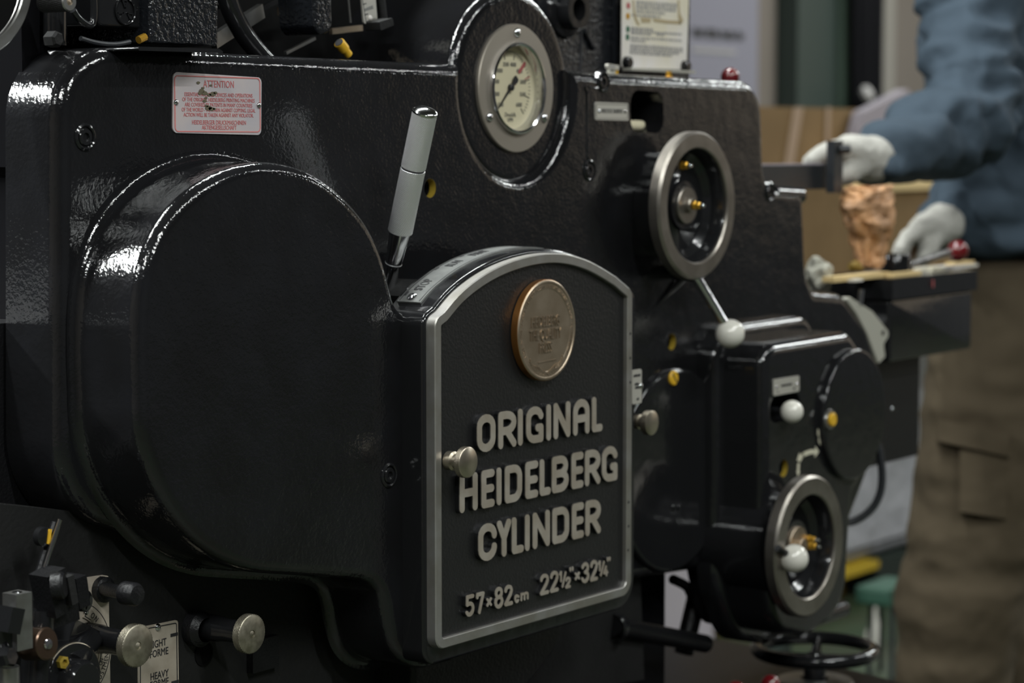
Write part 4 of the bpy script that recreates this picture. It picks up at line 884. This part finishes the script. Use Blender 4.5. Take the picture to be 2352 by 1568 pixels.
bw_.lathe(hw, [(rw + .0085 * math.cos(t), .0085 * math.sin(t)) for t in [2 * PI * k / 14 for k in range(14)]], axis=(0, 0, 1), seg=72, closed=True)
fw = part(bw_, 'flat_handwheel', 'smooth', ang=60)
for k in range(3):
    a = math.radians(25 + 120 * k); e = np.array([hw[0] + rw * math.cos(a), hw[1] + rw * math.sin(a), hw[2]])
    MB().tube([hw + np.array([0, 0, -.012]), (hw + e) / 2 + np.array([0, 0, -.006]), e], [.0075, .006, .0055], 14).build('spoke', 'smooth', fw)
MB().lathe(hw, [(.014, -.042), (.014, -.012), (.010, -.004), (0, -.004)], axis=(0, 0, 1), seg=28).build('hub', 'smooth', fw)
MB().lathe((hw[0], hw[1], zb_), [(.05, 0), (.048, .004), (.018, .006)], axis=(0, 0, 1), seg=40).build('collar', 'steel', fw)
for x_, y_ in ((1770, 1572), (1690, 1586)):
    p = D(x_, y_, 2.72); o = part(MB().ball((p[0], p[1], p[2]), .012, 22), 'red_ball_knob', 'red'); MB().tube([p, (p[0], p[1], zb_)], .004, 10).build('stem', 'chrome', o)

# side tray (black box) with lever, ring and clutter: it belongs to the press
YT = 0.0
x0, x1 = W(2050, 640, YT)[0], W(2238, 640, YT)[0]; zt, zr, zbm = W(2050, 640, YT)[2], W(2050, 688, YT)[2], W(2040, 834, YT)[2]
ty = part(MB().loft(ccw(rect(x0, x1, zbm, zr, .006)), [(0, .12)] + fillet(0, YT + .003, .004, 3, off=-.004)), 'side_tray', 'smooth')
MB().span(x0 - .004, x1 + .006, YT - .002, .125, zr, zt).build('rim', 'smooth', ty, smooth=False)
part(MB().span(W(1950, 900, .03)[0], W(2111, 900, .03)[0], .03, .04, W(2105, 1045, .03)[2], zbm + .002), 'back_plate', 'satin', smooth=False)
c = W(2057, 600, .05); part(MB().lathe((c[0], .05, zt), [(.0215, 0), (.0215, .026), (.020, .028), (.016, .028), (.016, 0)], axis=(0, 0, 1), seg=40), 'ring_socket', 'smooth', ang=40)
lr = MB().tube([np.array([c[0] + .018, .05, zt + .008]), W(2190, 575, .02)], [.0045, .0055], 14); lro = part(lr, 'lever_arm', 'steel'); MB().ball(W(2200, 576, .015), .0155, 26).build('red_ball', 'red', lro)
part(MB().tube([W(1975, 700, -.0), W(1979, 665, -.0)], .0035, 12), 'pin', 'chrome')
b = MB(); b.tube([W(2143, 642, YT - .004), W(2143, 660, YT - .004)], .0012, 8); part(b, 'red_tag', 'redink')
# pale slotted bracket arm
pa = ccw(rpoly(pxpoly([(1940, 684, .006), (1955, 682, .006), (2004, 713, .006), (2046, 766, .010), (2030, 790, .006), (2034, 820, .004), (2018, 836, .004), (2004, 800, .01), (1992, 768, .02), (1968, 722, .02)], -.001)))
part(MB().loft(pa, [(0, .008), (0, .001), (-.001, -.001)]), 'pale_bracket', 'palemetal')
part(MB().lathe(W(2028, 764, -.0012), [(.0035, 0), (.0035, .0006), (0, .0006)], seg=16), 'bracket_hole', 'hole')
# black bar with upright clamp
YA = .10
part(MB().span(W(1690, 400, YA)[0], W(1908, 400, YA)[0], YA, YA + .03, W(1800, 437, YA)[2], W(1800, 380, YA)[2]), 'cross_bar', 'rubber', smooth=False)
part(MB().span(W(1690, 400, YA)[0], W(1908, 400, YA)[0], YA + .001, YA + .025, W(1800, 380, YA)[2], W(1800, 376.5, YA)[2]), 'cross_bar_strip', 'purple', smooth=False)
cl_ = part(MB().span(W(1916, 400, YA - .02)[0], W(1936, 400, YA - .02)[0], YA - .02, YA - .008, W(1918, 443, YA - .02)[2], W(1918, 323, YA - .02)[2]), 'upright_clamp', 'rubber', smooth=False)
MB().lathe(W(1930, 343, YA - .02), [(.006, -.002), (.006, .012), (.0045, .014), (0, .014)], axis=(.7, -.7, 0), seg=18).build('clamp_screw', 'rubber', cl_)
# lower left mechanism
Y2 = -.004
kp = part(plate_px(MB(), [(187, 1330), (249, 1321), (254, 1600), (120, 1600), (136, 1480)], YL, .006, .002), 'grey_guide_plate', 'beigeplate', smooth=False)
# sector label
YS = YL - .0065; sc_c = XZ(164, 1502, YS); Rs = XZ(164, 1378, YS)[1] - sc_c[1]; Ri = Rs * .70
oS = arc(sc_c[0], sc_c[1], Rs, math.radians(65), math.radians(8), 20) + arc(sc_c[0], sc_c[1], Ri, math.radians(8), math.radians(65), 20)
oS2 = arc(sc_c[0], sc_c[1], Rs, math.radians(2), math.radians(-55), 20) + arc(sc_c[0], sc_c[1], Ri, math.radians(-55), math.radians(2), 20)
sl_ = part(MB().loft(ccw(oS), [(0, YS + .0004), (0, YS - .0008)]).loft(ccw(oS2), [(0, YS + .0004), (0, YS - .0008)]), 'sector_label', 'beigeplate', smooth=False)
b = MB(); ys_ = YS - .0009
def polar(r_, dg): return (sc_c[0] + r_ * math.cos(math.radians(dg)), sc_c[1] + r_ * math.sin(math.radians(dg)))
strokes(b, [[polar(r_, dg) for dg in range(63, 9, -3)] for r_ in (Rs * .965,)] + [[polar(Rs * .965, 63), polar(Ri * 1.05, 63), polar(Ri * 1.05, 50)]] + [[polar(r_, dg) for dg in range(0, -54, -3)] for r_ in (Rs * .965, Ri * 1.05)] + [[polar(Rs * .965, 0), polar(Ri * 1.05, 0)]], .0006, ys_, .0002)
def curved(tx, r_, a0, step, size):
    for i, ch in enumerate(tx):
        a = math.radians(a0 - step * i); b.text(ch, (sc_c[0] + r_ * math.cos(a), ys_, sc_c[1] + r_ * math.sin(a)), size, ux=(-math.sin(a), 0, math.cos(a)), uy=(-math.cos(a), 0, -math.sin(a)), xs=.8, depth=.0002)
for i, ch in enumerate('ON'):
    a = math.radians(50 - 8 * i); b.text(ch, (sc_c[0] + Rs * .82 * math.cos(a), ys_, sc_c[1] + Rs * .82 * math.sin(a)), .0068, ux=(math.cos(a - PI / 2), 0, math.sin(a - PI / 2)), uy=(math.cos(a), 0, math.sin(a)), xs=.8, depth=.0002)
b.build('lettering', 'ink', sl_, smooth=False); b = MB()
curved('ADJUSTMENT'[::-1], Rs * .89, -6, 5.4, .0068); curved('SLIGHTLY ON'[::-1], Rs * .78, -18, 4.6, .0050)
b.build('lettering', 'ink', sl_, smooth=False); dome(MB(), W(198, 1405, YS - .0008), .0026, .0018, 18).build('rivet', 'chrome', sl_)
# knobs on long stems
thumb_knob(318, 1483, YL, .058, .0182, .009, stem=(.0112, .0125), m='oldnickel', dimple=True, rows=14, knurl_amp=.0006, stemm='smooth')
thumb_knob(580, 1456, YL, .052, .0178, .009, stem=(.0108, .0118), m='oldnickel', dimple=True, rows=14, knurl_amp=.0006, stemm='smooth')
part(MB().box(W(160, 1470, -.0), (.03, .03, .03), Matrix.Rotation(.5, 3, 'Y')), 'stem_block', 'smooth')
# black pin with a round head
hd = W(298, 1363, -.055); hp = part(MB().tube([W(228, 1350, YL - .002), hd], .0058, 18).lathe(W(228, 1352, YL - .004), [(.011, 0), (.011, .008), (.008, .010), (0, .010)], seg=24), 'headed_pin', 'satin'); MB().lathe(hd, [(.006, -.008), (.0098, -.006), (.0098, .006), (.0080, .009), (0, .010)], seg=28).build('head', 'satin', hp)
# LIGHT FORME / HEAVY FORME plate
YP = YL
cs_ = [(318, 1441), (409, 1423), (412, 1640), (318, 1660)]
lpz = part(plate_px(MB(), cs_, YP, .0012, .003), 'setting_label', 'beigeplate', smooth=False)
b = MB(); o_ = ccw(rpoly(pxpoly([(322, 1446, .002), (405, 1430, .002), (408, 1640), (322, 1660)], YP - .0012))); strokes(b, [o_ + [o_[0]]], .0008, YP - .0012, .0003)
for tx, x_, y_ in (('LIGHT', 363, 1478), ('FORME', 365, 1499), ('HEAVY', 366, 1550), ('FORME', 366, 1569)): b.text(tx, W(x_, y_, YP - .0013), .0092, xs=.80, depth=.0003)
for x_, y_ in ((400, 1457), (402, 1566)): c = W(x_, y_, YP - .0013); b.box(c, (.009, .0005, .0028))
b.build('lettering', 'ink', lpz, smooth=False); dome(MB(), W(362, 1440, YP - .0012), .0034, .0024, 20).build('rivet', 'chrome', lpz)
part(MB().lathe(W(467, 1500, YL), [(.0115, -.001), (.0115, .0012), (.0098, .0012), (.0098, .0004), (0, .0004)], seg=32), 'blind_hole', 'hole')
socket_screw(612, 1505, .008, YL - .004, True, 'socket_bolt', 'satin')
part(MB().box(W(600, 1500, YL - .002), (.036, .012, .03)), 'bolt_block', 'satin')
part(MB().lathe(W(445, 1442, YL), [(.016, 0), (.016, .01), (.011, .016)], seg=28), 'stem_boss', 'satin')
# spring rod with ribs
a_, b_ = W(101, 1308, -.02), W(137, 1192, -.02); n_ = 70; L_ = np.linalg.norm(b_ - a_)
part(MB().tube([a_ + (b_ - a_) * i / n_ for i in range(n_ + 1)], [.0021 + .0006 * (i % 2) for i in range(n_ + 1)], 12), 'threaded_rod', 'chrome')
part(MB().tube([W(92, 1312, -.012), W(128, 1200, -.012)], .004, 10), 'guide_rod', 'satin')
# bright steel block with drilled top
Yk = -.045; x0, x1 = W(38, 1400, Yk)[0], W(74, 1400, Yk)[0]; zt = W(38, 1366, Yk)[2]
sbk = part(MB().span(x0, x1, Yk, Yk + .016, zt - .045, zt), 'steel_block', 'steel', smooth=False)
c = np.array([(x0 + x1) / 2, Yk + .008, zt]); MB().lathe(c, [(.0042, 0.0002), (.0034, .0006), (0, -.0002)], axis=(0, 0, 1), seg=20).build('drilled_hole', 'chrome', sbk)
# dark clamp
cp = part(MB().box(W(118, 1358, -.03), (.020, .022, .036), Matrix.Rotation(-.25, 3, 'Y')), 'clamp_block', 'satin', smooth=False)
MB().lathe(W(133, 1345, -.045), [(.011, -.004), (.011, .004), (.009, .006), (0, .006)], axis=(.55, -.8, .1), seg=24).build('clamp_disc', 'satin', cp)
MB().box(W(152, 1352, -.04), (.007, .016, .024), Matrix.Rotation(-.2, 3, 'Y')).build('clamp_jaw', 'iron', cp)
part(MB().box(W(170, 1356, -.010), (.012, .022, .026), Matrix.Rotation(-.15, 3, 'Y')), 'slide_block', 'satin', smooth=False)
part(MB().box(W(130, 1400, -.02), (.030, .02, .022), Matrix.Rotation(-.1, 3, 'Y')), 'clamp_foot', 'satin', smooth=False)
b = MB(); c = W(194, 1380, -.015); b.lathe(c, [(.009, -.012), (.009, .002), (.008, .003), (0, .003)], axis=(.25, -1, 0), seg=24); so_ = part(b, 'slotted_bolt', 'smooth'); MB().box(c + np.array([.001, -.0034, 0]), (.0012, .0006, .014), Matrix.Rotation(.4, 3, 'Y')).build('slot', 'hole', so_)
# arm, bronze capped disc, hub
part(MB().tube([W(92, 1400, -.02), W(88, 1470, -.02), W(80, 1600, -.02)], [.012, .013, .013], 18), 'arm', 'smooth')
c = W(107, 1478, -.045); bd = part(MB().lathe(c, [(.0132, -.02), (.0132, 0), (.012, .001), (0, .0015)], axis=(.1, -1, .12), seg=36), 'disc_cap', mat('brown_steel', (.10, .065, .045), .25, .8)); MB().lathe(c + np.array([0, -.0016, 0]), [(.0045, 0), (.004, .0012), (0, .0014)], axis=(.1, -1, .12), seg=20).build('centre', 'chrome', bd)
c = W(168, 1560, -.03); hbb = part(MB().lathe(c, [(.030, -.02), (.030, 0), (.0285, .002), (.019, .002), (.018, .008), (.0165, .014), (.0150, .0155), (0, .0155)], seg=48), 'pivot_hub', 'smooth'); MB().lathe(c, [(.0304, -.002), (.0304, .0002), (.0296, .0006)], seg=48).build('bright_edge', 'nickel', hbb)
MB().lathe(W(142, 1520, -.033), [(.0055, -.002), (.0055, .003), (.003, .0035), (.0028, .001), (0, .001)], seg=6).build('brass_nut', 'oliveyellow', hbb, smooth=False)
part(MB().tube([W(205, 1466, -.01), W(165, 1530, -.03)], [.011, .012], 16), 'lever_web', 'smooth')
# corner bolts and links at the extreme left
c = W(18, 1508, -.045); part(MB().lathe(c, [(.0085, -.012), (.0085, .002), (.007, .0045), (0, .0045)], axis=(.2, -1, .2), seg=6), 'hex_bolt', 'smooth', smooth=False)
c = W(18, 1422, -.045); part(MB().box(c, (.013, .02, .02), Matrix.Rotation(.3, 3, 'Y')), 'square_bolt', 'smooth', smooth=False)
part(MB().tube([W(20, 1530, -.03), W(22, 1620, -.03)], .0085, 16), 'rod', 'steel')
part(MB().tube([W(12, 1440, -.03), W(14, 1500, -.03)], .010, 14), 'rod', 'smooth')
c = W(100, 1232, -.015); b = MB().lathe(c, [(.008, -.004), (.008, .002), (.006, .003), (0, .003)], seg=20); nb_ = part(b, 'small_bolt', 'smooth'); MB().box(c + np.array([.003, -.0035, .0]), (.003, .001, .012), Matrix.Rotation(.2, 3, 'Y')).build('yellow_mark', 'yellow', nb_)
# ------------------------------------------------------------------ things on and around the press
from mathutils import noise as mn
def lump(c, rx, ry, rz, amp, sc_, name, m, seed=0, nu=44, nv=30, squash=0.0):
    vs = []; c = np.array(c)
    for j in range(nv + 1):
        ph = PI * j / nv
        for i in range(nu):
            th = 2 * PI * i / nu; d = np.array([math.sin(ph) * math.cos(th), math.sin(ph) * math.sin(th), math.cos(ph)])
            n_ = mn.noise(Vector(d * sc_ + seed)) + .5 * abs(mn.noise(Vector(d * sc_ * 2.3 + seed + 9)))
            k = 1 + amp * n_; p = d * k * np.array([rx, ry, rz])
            if p[2] < -rz * (1 - squash): p[2] = -rz * (1 - squash)
            vs.append(c + p)
    fs = [(j * nu + i, j * nu + (i + 1) % nu, (j + 1) * nu + (i + 1) % nu, (j + 1) * nu + i)[::-1] for j in range(nv) for i in range(nu)]
    return MB().add(vs, fs).build(name, m, ang=50)
# crumpled kraft bundle
kb = []; NK, NU = 34, 40
prof = [(612, 1996, 30), (600, 1998, 34), (575, 2000, 40), (545, 1999, 46), (510, 1992, 57), (480, 1990, 60), (450, 1993, 60), (432, 1996, 56), (428, 1998, 50)]
vs = []
for j in range(NK + 1):
    y_ = np.interp(j / NK, np.linspace(0, 1, len(prof)), [p[0] for p in prof]); x_ = np.interp(j / NK, np.linspace(0, 1, len(prof)), [p[1] for p in prof]); w_ = np.interp(j / NK, np.linspace(0, 1, len(prof)), [p[2] for p in prof])
    c = W(x_, y_, .055); r_ = w_ / FPX * 3.23
    for i in range(NU):
        th = 2 * PI * i / NU; n_ = abs(mn.noise(Vector((math.cos(th) * 1.9, math.sin(th) * 1.9, j * .16)))) * 1.5 + .5 * abs(mn.noise(Vector((math.cos(th) * 4, math.sin(th) * 4, j * .33 + 7)))) * 1.2 - .45
        rr = r_ * (1 + .34 * n_); vs.append((c[0] + rr * math.cos(th), c[1] + rr * math.sin(th) * .9, c[2] + .006 * mn.noise(Vector((th, j * .5, 3)))))
zmin = W(2050, 640, 0)[2] + .0008
vs = [(a, b_, max(c_, zmin)) for a, b_, c_ in vs]
fs = [(j * NU + i, j * NU + (i + 1) % NU, (j + 1) * NU + (i + 1) % NU, (j + 1) * NU + i) for j in range(NK) for i in range(NU)] + [tuple(range(NU))[::-1], tuple(NK * NU + i for i in range(NU))]
tag(MB().add(vs, fs).build('kraft_paper_bundle', 'kraft', smooth=False), 'crumpled brown kraft paper bundle standing on the black side tray of the press', 'paper bundle')
# rag behind the step, wood strips and paper scraps on the tray
rg_ = W(1880, 636, .055)
tag(lump(rg_, .020, .018, .026, .45, 1.8, 'grey_rag', 'rag', 3, squash=.1), 'grey crumpled rag stuffed beside the black tray, on the step of the press', 'rag')
zt_ = W(2050, 640, 0)[2]
def tray_strip(pa, pb, w_, th, name, m, label, cat, dz=.0006, Ya=.1, Yb=.1, group=None):
    a, b_ = W(*pa, Ya), W(*pb, Yb); a = np.array([a[0], Ya, 0]); b_ = np.array([b_[0], Yb, 0]); d = b_ - a; L_ = np.linalg.norm(d); mb = MB()
    mb.box(((a + b_) / 2) + np.array([0, 0, zt_ + dz + th / 2]), (L_, w_, th), Matrix.Rotation(math.atan2(d[1], d[0]), 3, 'Z')); return tag(mb.build(name, m, smooth=False), label, cat)
tray_strip((1902, 630), (2030, 630), .018, .007, 'wood_strip', 'wood', 'long pale wood strip lying on the tray in front of the crumpled kraft bundle', 'wood strip', Ya=.028, Yb=.028)
tray_strip((2046, 630), (2106, 632), .014, .006, 'wood_strip', 'wood', 'short pale wood strip on the tray in front of the round black ring', 'wood strip', Ya=.010, Yb=.010)
tray_strip((2120, 625), (2225, 622), .03, .004, 'paper_sheet', 'paper', 'pale paper sheet lying on the tray under the red ball lever', 'paper', Ya=.05, Yb=.05)
tray_strip((2180, 620), (2228, 616), .014, .004, 'wood_strip', 'wood', 'small tan strip lying on the paper sheet by the red ball', 'wood strip', dz=.005, Ya=.048, Yb=.048)
tag(lump((W(1964, 620, .05)[0], .050, zt_ + .0088 + .0058), .0105, .009, .008, .4, 2, 'wood_chip', 'mustard', 5, 20, 14, squash=.3), 'small mustard lump on the wood strip beside the kraft bundle', 'lump')
tray_strip((1955, 634), (1975, 634), .010, .003, 'paper_scrap', 'paper', 'small white paper scrap near the left edge of the black tray', 'paper scrap', Ya=.008, Yb=.008)

# ------------------------------------------------------------------ the worker
def caps(mb, pts, rads, seg=20):
    mb.tube(pts, rads, seg); 
    for p, r in ((pts[0], rads[0]), (pts[-1], rads[-1])): mb.ball(p, r * .995, seg)
    return mb
def remesh(mb, name, m, parent, voxel, smooth=4, fold=None):
    me = bpy.data.meshes.new(name); me.from_pydata(mb.v, [], mb.f); me.update()
    bm = bmesh.new(); bm.from_mesh(me); bmesh.ops.remove_doubles(bm, verts=bm.verts, dist=1e-5); bmesh.ops.recalc_face_normals(bm, faces=bm.faces); bm.to_mesh(me); bm.free()
    o = bpy.data.objects.new(name, me); COL.objects.link(o)
    r = o.modifiers.new('r', 'REMESH'); r.mode = 'VOXEL'; r.voxel_size = voxel; s_ = o.modifiers.new('s', 'SMOOTH'); s_.iterations = smooth; s_.factor = .5
    dg = bpy.context.evaluated_depsgraph_get(); me2 = bpy.data.meshes.new_from_object(o.evaluated_get(dg)); o.modifiers.clear(); o.data = me2; bpy.data.meshes.remove(me); me2.name = name
    if fold:
        nn = [v.normal.copy() for v in me2.vertices]
        for v, n_ in zip(me2.vertices, nn): v.co = v.co + n_ * fold(v.co)
    me2.materials.clear(); me2.materials.append(M[m]); me2.polygons.foreach_set('use_smooth', [True] * len(me2.polygons))
    if parent: o.parent = parent; o.location = -parent.location
    return o
foot = D(2215, 2000, 3.7)
PE = thing('person', 'worker in blue-grey jacket, khaki cargo trousers and white gloves at the far end of press', 'person', (float(foot[0]), float(foot[1]), 0.0))
def dd(x_, y_, dp): return D(x_, y_, dp)
sh = dd(2225, -55, 3.60); el = dd(2238, 262, 3.50); wr = dd(2010, 372, 3.33); sh2 = dd(2270, -20, 3.92); el2 = dd(2300, 330, 3.85); wr2 = dd(2160, 520, 3.62)
chest = dd(2300, -20, 3.76); waist = dd(2352, 480, 3.76); hips = dd(2350, 640, 3.76)
neck = dd(2255, -190, 3.76); head = dd(2190, -345, 3.76)
hipn = dd(2330, 700, 3.70); knn = dd(2212, 1360, 3.70); ank = np.array([*dd(2215, 1990, 3.70)[:2], .09]); hipf = dd(2370, 700, 3.86); knf = dd(2265, 1360, 3.90); ankf = np.array([*dd(2290, 1900, 3.92)[:2], .09])
# body: one continuous surface
b = MB()
caps(b, [hips, waist, chest], [.09, .085, .09]); caps(b, [chest, neck], [.065, .055]); caps(b, [chest, sh], [.065, .05]); caps(b, [chest, sh2], [.065, .048])
caps(b, [sh, el, wr], [.05, .042, .03]); caps(b, [sh2, el2, wr2], [.042, .038, .03])
caps(b, [wr, dd(1945, 358, 3.28)], [.03, .026]); caps(b, [wr2, dd(2105, 560, 3.55)], [.03, .026])
caps(b, [hips, hipn, knn, ank], [.09, .08, .055, .042]); caps(b, [hips, hipf, knf, ankf], [.09, .08, .055, .042])
fdir = -RT * .9 + np.array([FW[0], FW[1], 0]) * .15; fdir /= np.linalg.norm(fdir)
b.lathe(head, [(.0775 * math.sin(PI * i / 14), -.112 * math.cos(PI * i / 14)) for i in range(15)], axis=(0, 0, 1), seg=28)
caps(b, [neck, head + np.array([0, 0, -.05])], [.055, .055]); caps(b, [head + fdir * .03 + np.array([0, 0, -.07]), head + fdir * .055 + np.array([0, 0, -.085])], [.05, .03])
caps(b, [head + fdir * .075 + np.array([0, 0, .01]), head + fdir * .098 + np.array([0, 0, -.025])], [.010, .014])
side = np.cross(fdir, [0, 0, 1])
for s_ in (-1, 1): caps(b, [head + side * .078 * s_ + np.array([0, 0, .02]), head + side * .08 * s_ + np.array([0, 0, -.025])], [.014, .011])
body = remesh(b, 'body', 'skin', PE, .009, 3)
hb_ = MB().lathe(head + np.array([0, 0, .012]) - fdir * .012, [(.087 * math.sin(PI * i / 14), .118 * math.cos(PI * i / 14)) for i in range(10)], axis=(0, 0, 1), seg=28); hb_.build('hair', 'hair', PE)
for s_ in (-1, 1): MB().ball(head + fdir * .068 + side * .032 * s_ + np.array([0, 0, .008]), .0125, 14).build('eye', 'ink', PE)
MB().tube([head + fdir * .082 + side * -.022 + np.array([0, 0, -.058]), head + fdir * .09 + np.array([0, 0, -.060]), head + fdir * .082 + side * .022 + np.array([0, 0, -.058])], [.002, .004, .002], 8).build('mouth', 'brownwood', PE)
# jacket with folds
def rid(p, s, seed): return 1 - 2 * abs(mn.noise(Vector((p[0] * s[0] + seed, p[1] * s[1] + seed, p[2] * s[2]))))
elV = Vector(el); shV = Vector(sh); wrV = Vector(wr)
def jfold(p):
    d_el = (p - elV).length; w_ = math.exp(-(d_el / .13) ** 2)
    t = (p - shV).dot((elV - shV).normalized()) if p.z > elV.z else (p - elV).dot((wrV - elV).normalized()) + .2
    f = .010 * rid(p, (9, 9, 16), 2.0) + w_ * .009 * math.sin(t * 95 + 3 * mn.noise(p * 9)) + .006 * rid(p, (22, 22, 14), 5.0) * (.4 + w_)
    cr = rid(p, (5, 5, 11), 11.0); cr2 = rid(Vector((p.x + p.z * .5, p.y, p.z)), (4, 4, 13), 17.0)
    f -= .022 * max(0, cr - .55) + .020 * max(0, cr2 - .55)
    return f
b = MB()
for off in (-.07, .07): b.tube([dd(2285, -140, 3.76 + off), dd(2288, 60, 3.76 + off), dd(2325, 300, 3.76 + off), dd(2345, 470, 3.76 + off), dd(2350, 560, 3.76 + off), dd(2352, 588, 3.76 + off)], [.095, .125, .118, .122, .118, .112], 28)
b.tube([dd(2285, -140, 3.69), dd(2262, -170, 3.76)], [.09, .065], 20)
caps(b, [sh + np.array([0, 0, .0]), sh * .5 + el * .5 + UP * 0, el], [.088, .070, .066]); caps(b, [el, el * .5 + wr * .5, wr * .88 + el * .12], [.066, .059, .050]); b.tube([wr * .88 + el * .12, wr * .97 + el * .03, wr + (wr - el) * .06], [.050, .046, .036], 20)
caps(b, [sh2, el2, wr2], [.09, .064, .045]); caps(b, [chest, sh2], [.11, .09])
remesh(b, 'jacket', 'jacket', PE, .0085, 5, jfold)
# belt band and trousers
MB().tube([dd(2352, 560, 3.76), dd(2352, 628, 3.76)], [.118, .116], 40).build('belt', 'belt', PE)
def tfold(p): return .006 * rid(p, (6, 6, 9), 1.0) + .0045 * rid(p, (13, 13, 20), 4.0) + .004 * math.sin(p.z * 60 + 4 * mn.noise(p * 6)) * math.exp(-((p.z - knn[2]) / .13) ** 2)
b = MB()
b.tube([dd(2350, 606, 3.76), dd(2345, 720, 3.76)], [.112, .125], 28)
caps(b, [dd(2322, 740, 3.70), dd(2285, 960, 3.69), dd(2252, 1160, 3.69), dd(2212, 1360, 3.69), dd(2188, 1580, 3.69), ank + np.array([0, 0, .10])], [.122, .110, .102, .099, .083, .078], 24); b.tube([ank + np.array([0, 0, .1]), ank + np.array([0, 0, -.02])], [.078, .076], 24)
caps(b, [dd(2365, 740, 3.82), dd(2310, 1060, 3.84), knf, ankf + np.array([0, 0, .1])], [.115, .10, .09, .076], 24); b.tube([ankf + np.array([0, 0, .1]), ankf + np.array([0, 0, -.02])], [.076, .074], 24)
remesh(b, 'trousers', 'trouser', PE, .0095, 4, tfold)
# cargo pocket with flap, following the thigh
def patch(x0, x1, y0, y1, lift, name, cx0, cx1, r_, slope=0.0, n=14):
    vs = []
    for lf in (lift, -.02):
        for j in range(n + 1):
            for i in range(n + 1):
                x_ = x0 + (x1 - x0) * i / n; y_ = y0 + (y1 - y0) * j / n + slope * (x_ - x0); cx = cx0 + (cx1 - cx0) * j / n; dx = (x_ - cx) / FPX * 3.69; dp = 3.69 - math.sqrt(max(r_ ** 2 - dx ** 2, .0004)) - lf; vs.append(D(x_, y_, dp))
    N = (n + 1) ** 2; fs = []
    for j in range(n):
        for i in range(n): q_ = (j * (n + 1) + i, j * (n + 1) + i + 1, (j + 1) * (n + 1) + i + 1, (j + 1) * (n + 1) + i); fs += [q_[::-1], tuple(k + N for k in q_)]
    ed = [i for i in range(n)] ; 
    loop = [(0, i) for i in range(n)] + [(j, n) for j in range(n)] + [(n, n - i) for i in range(n)] + [(n - j, 0) for j in range(n)]; idx = [j * (n + 1) + i for j, i in loop]
    fs += [(idx[k], idx[(k + 1) % len(idx)], idx[(k + 1) % len(idx)] + N, idx[k] + N) for k in range(len(idx))]
    return MB().add(vs, fs).build(name, 'trouser', PE, ang=50)
patch(2205, 2312, 1032, 1175, .007, 'cargo_pocket', 2272, 2245, .112, .16); patch(2150, 2318, 960, 1012, .012, 'pocket_flap', 2282, 2275, .114, .22)
for a_, s_ in ((ank, 'shoe'), (ankf, 'shoe')):
    sb2 = MB(); base_ = np.array([a_[0], a_[1], .045]); caps(sb2, [base_ - fdir * .04, base_ + fdir * .08, base_ + fdir * .16], [.043, .043, .036]); o = remesh(sb2, 'shoe', 'rubber', PE, .008, 3)
    for v in o.data.vertices: v.co.z = max(v.co.z, .0)
# gloves: palm, four unequal fingers, thumb from the side of the palm
def glove(wrist, knuck, tips, thumb, r=.0125, palm=.030):
    g = MB(); wv = np.array(wrist); kc = np.mean(knuck, 0)
    caps(g, [wv + (wv - kc) * .30, wv, wv * .5 + kc * .5], [.034, .031, palm], 18)
    for k in knuck: caps(g, [wv * .62 + k * .38, k], [palm * .72, r * 1.15], 14)
    for k, ch in zip(knuck, tips): caps(g, [k] + list(ch), [r * 1.1] + [r * .98, r * .85][:len(ch)] if len(ch) == 2 else [r * 1.1, r, r * .95, r * .82], 14)
    caps(g, list(thumb), [palm * .62, r * 1.2, r * .95], 14)
    return remesh(g, 'glove', 'glove', PE, .0042, 2, lambda p: .0012 * rid(p, (60, 60, 60), 3.0))
kn = [dd(1925, 342, 3.235), dd(1922, 346, 3.262), dd(1922, 352, 3.288), dd(1926, 360, 3.312)]
tp_ = [[dd(1893, 349, 3.225), dd(1868, 366, 3.225), dd(1856, 388, 3.24)], [dd(1886, 353, 3.255), dd(1862, 372, 3.255), dd(1854, 398, 3.262)], [dd(1888, 362, 3.285), dd(1868, 382, 3.285), dd(1862, 404, 3.288)], [dd(1898, 374, 3.31), dd(1882, 392, 3.31), dd(1876, 408, 3.31)]]
glove(dd(1985, 362, 3.31), kn, tp_, [dd(1972, 380, 3.29), dd(1945, 400, 3.245), dd(1915, 408, 3.235)])
kn = [dd(2112, 528, 3.50), dd(2106, 538, 3.525), dd(2104, 548, 3.55), dd(2108, 558, 3.575)]
tp_ = [[dd(2085, 545, 3.485), dd(2072, 570, 3.485), dd(2068, 592, 3.49)], [dd(2080, 552, 3.515), dd(2066, 576, 3.515), dd(2064, 600, 3.52)], [dd(2084, 560, 3.545), dd(2072, 582, 3.545), dd(2070, 602, 3.548)], [dd(2092, 568, 3.572), dd(2082, 586, 3.572), dd(2080, 602, 3.572)]]
glove(dd(2152, 522, 3.58), kn, tp_, [dd(2142, 545, 3.55), dd(2132, 572, 3.50), dd(2120, 594, 3.495)])
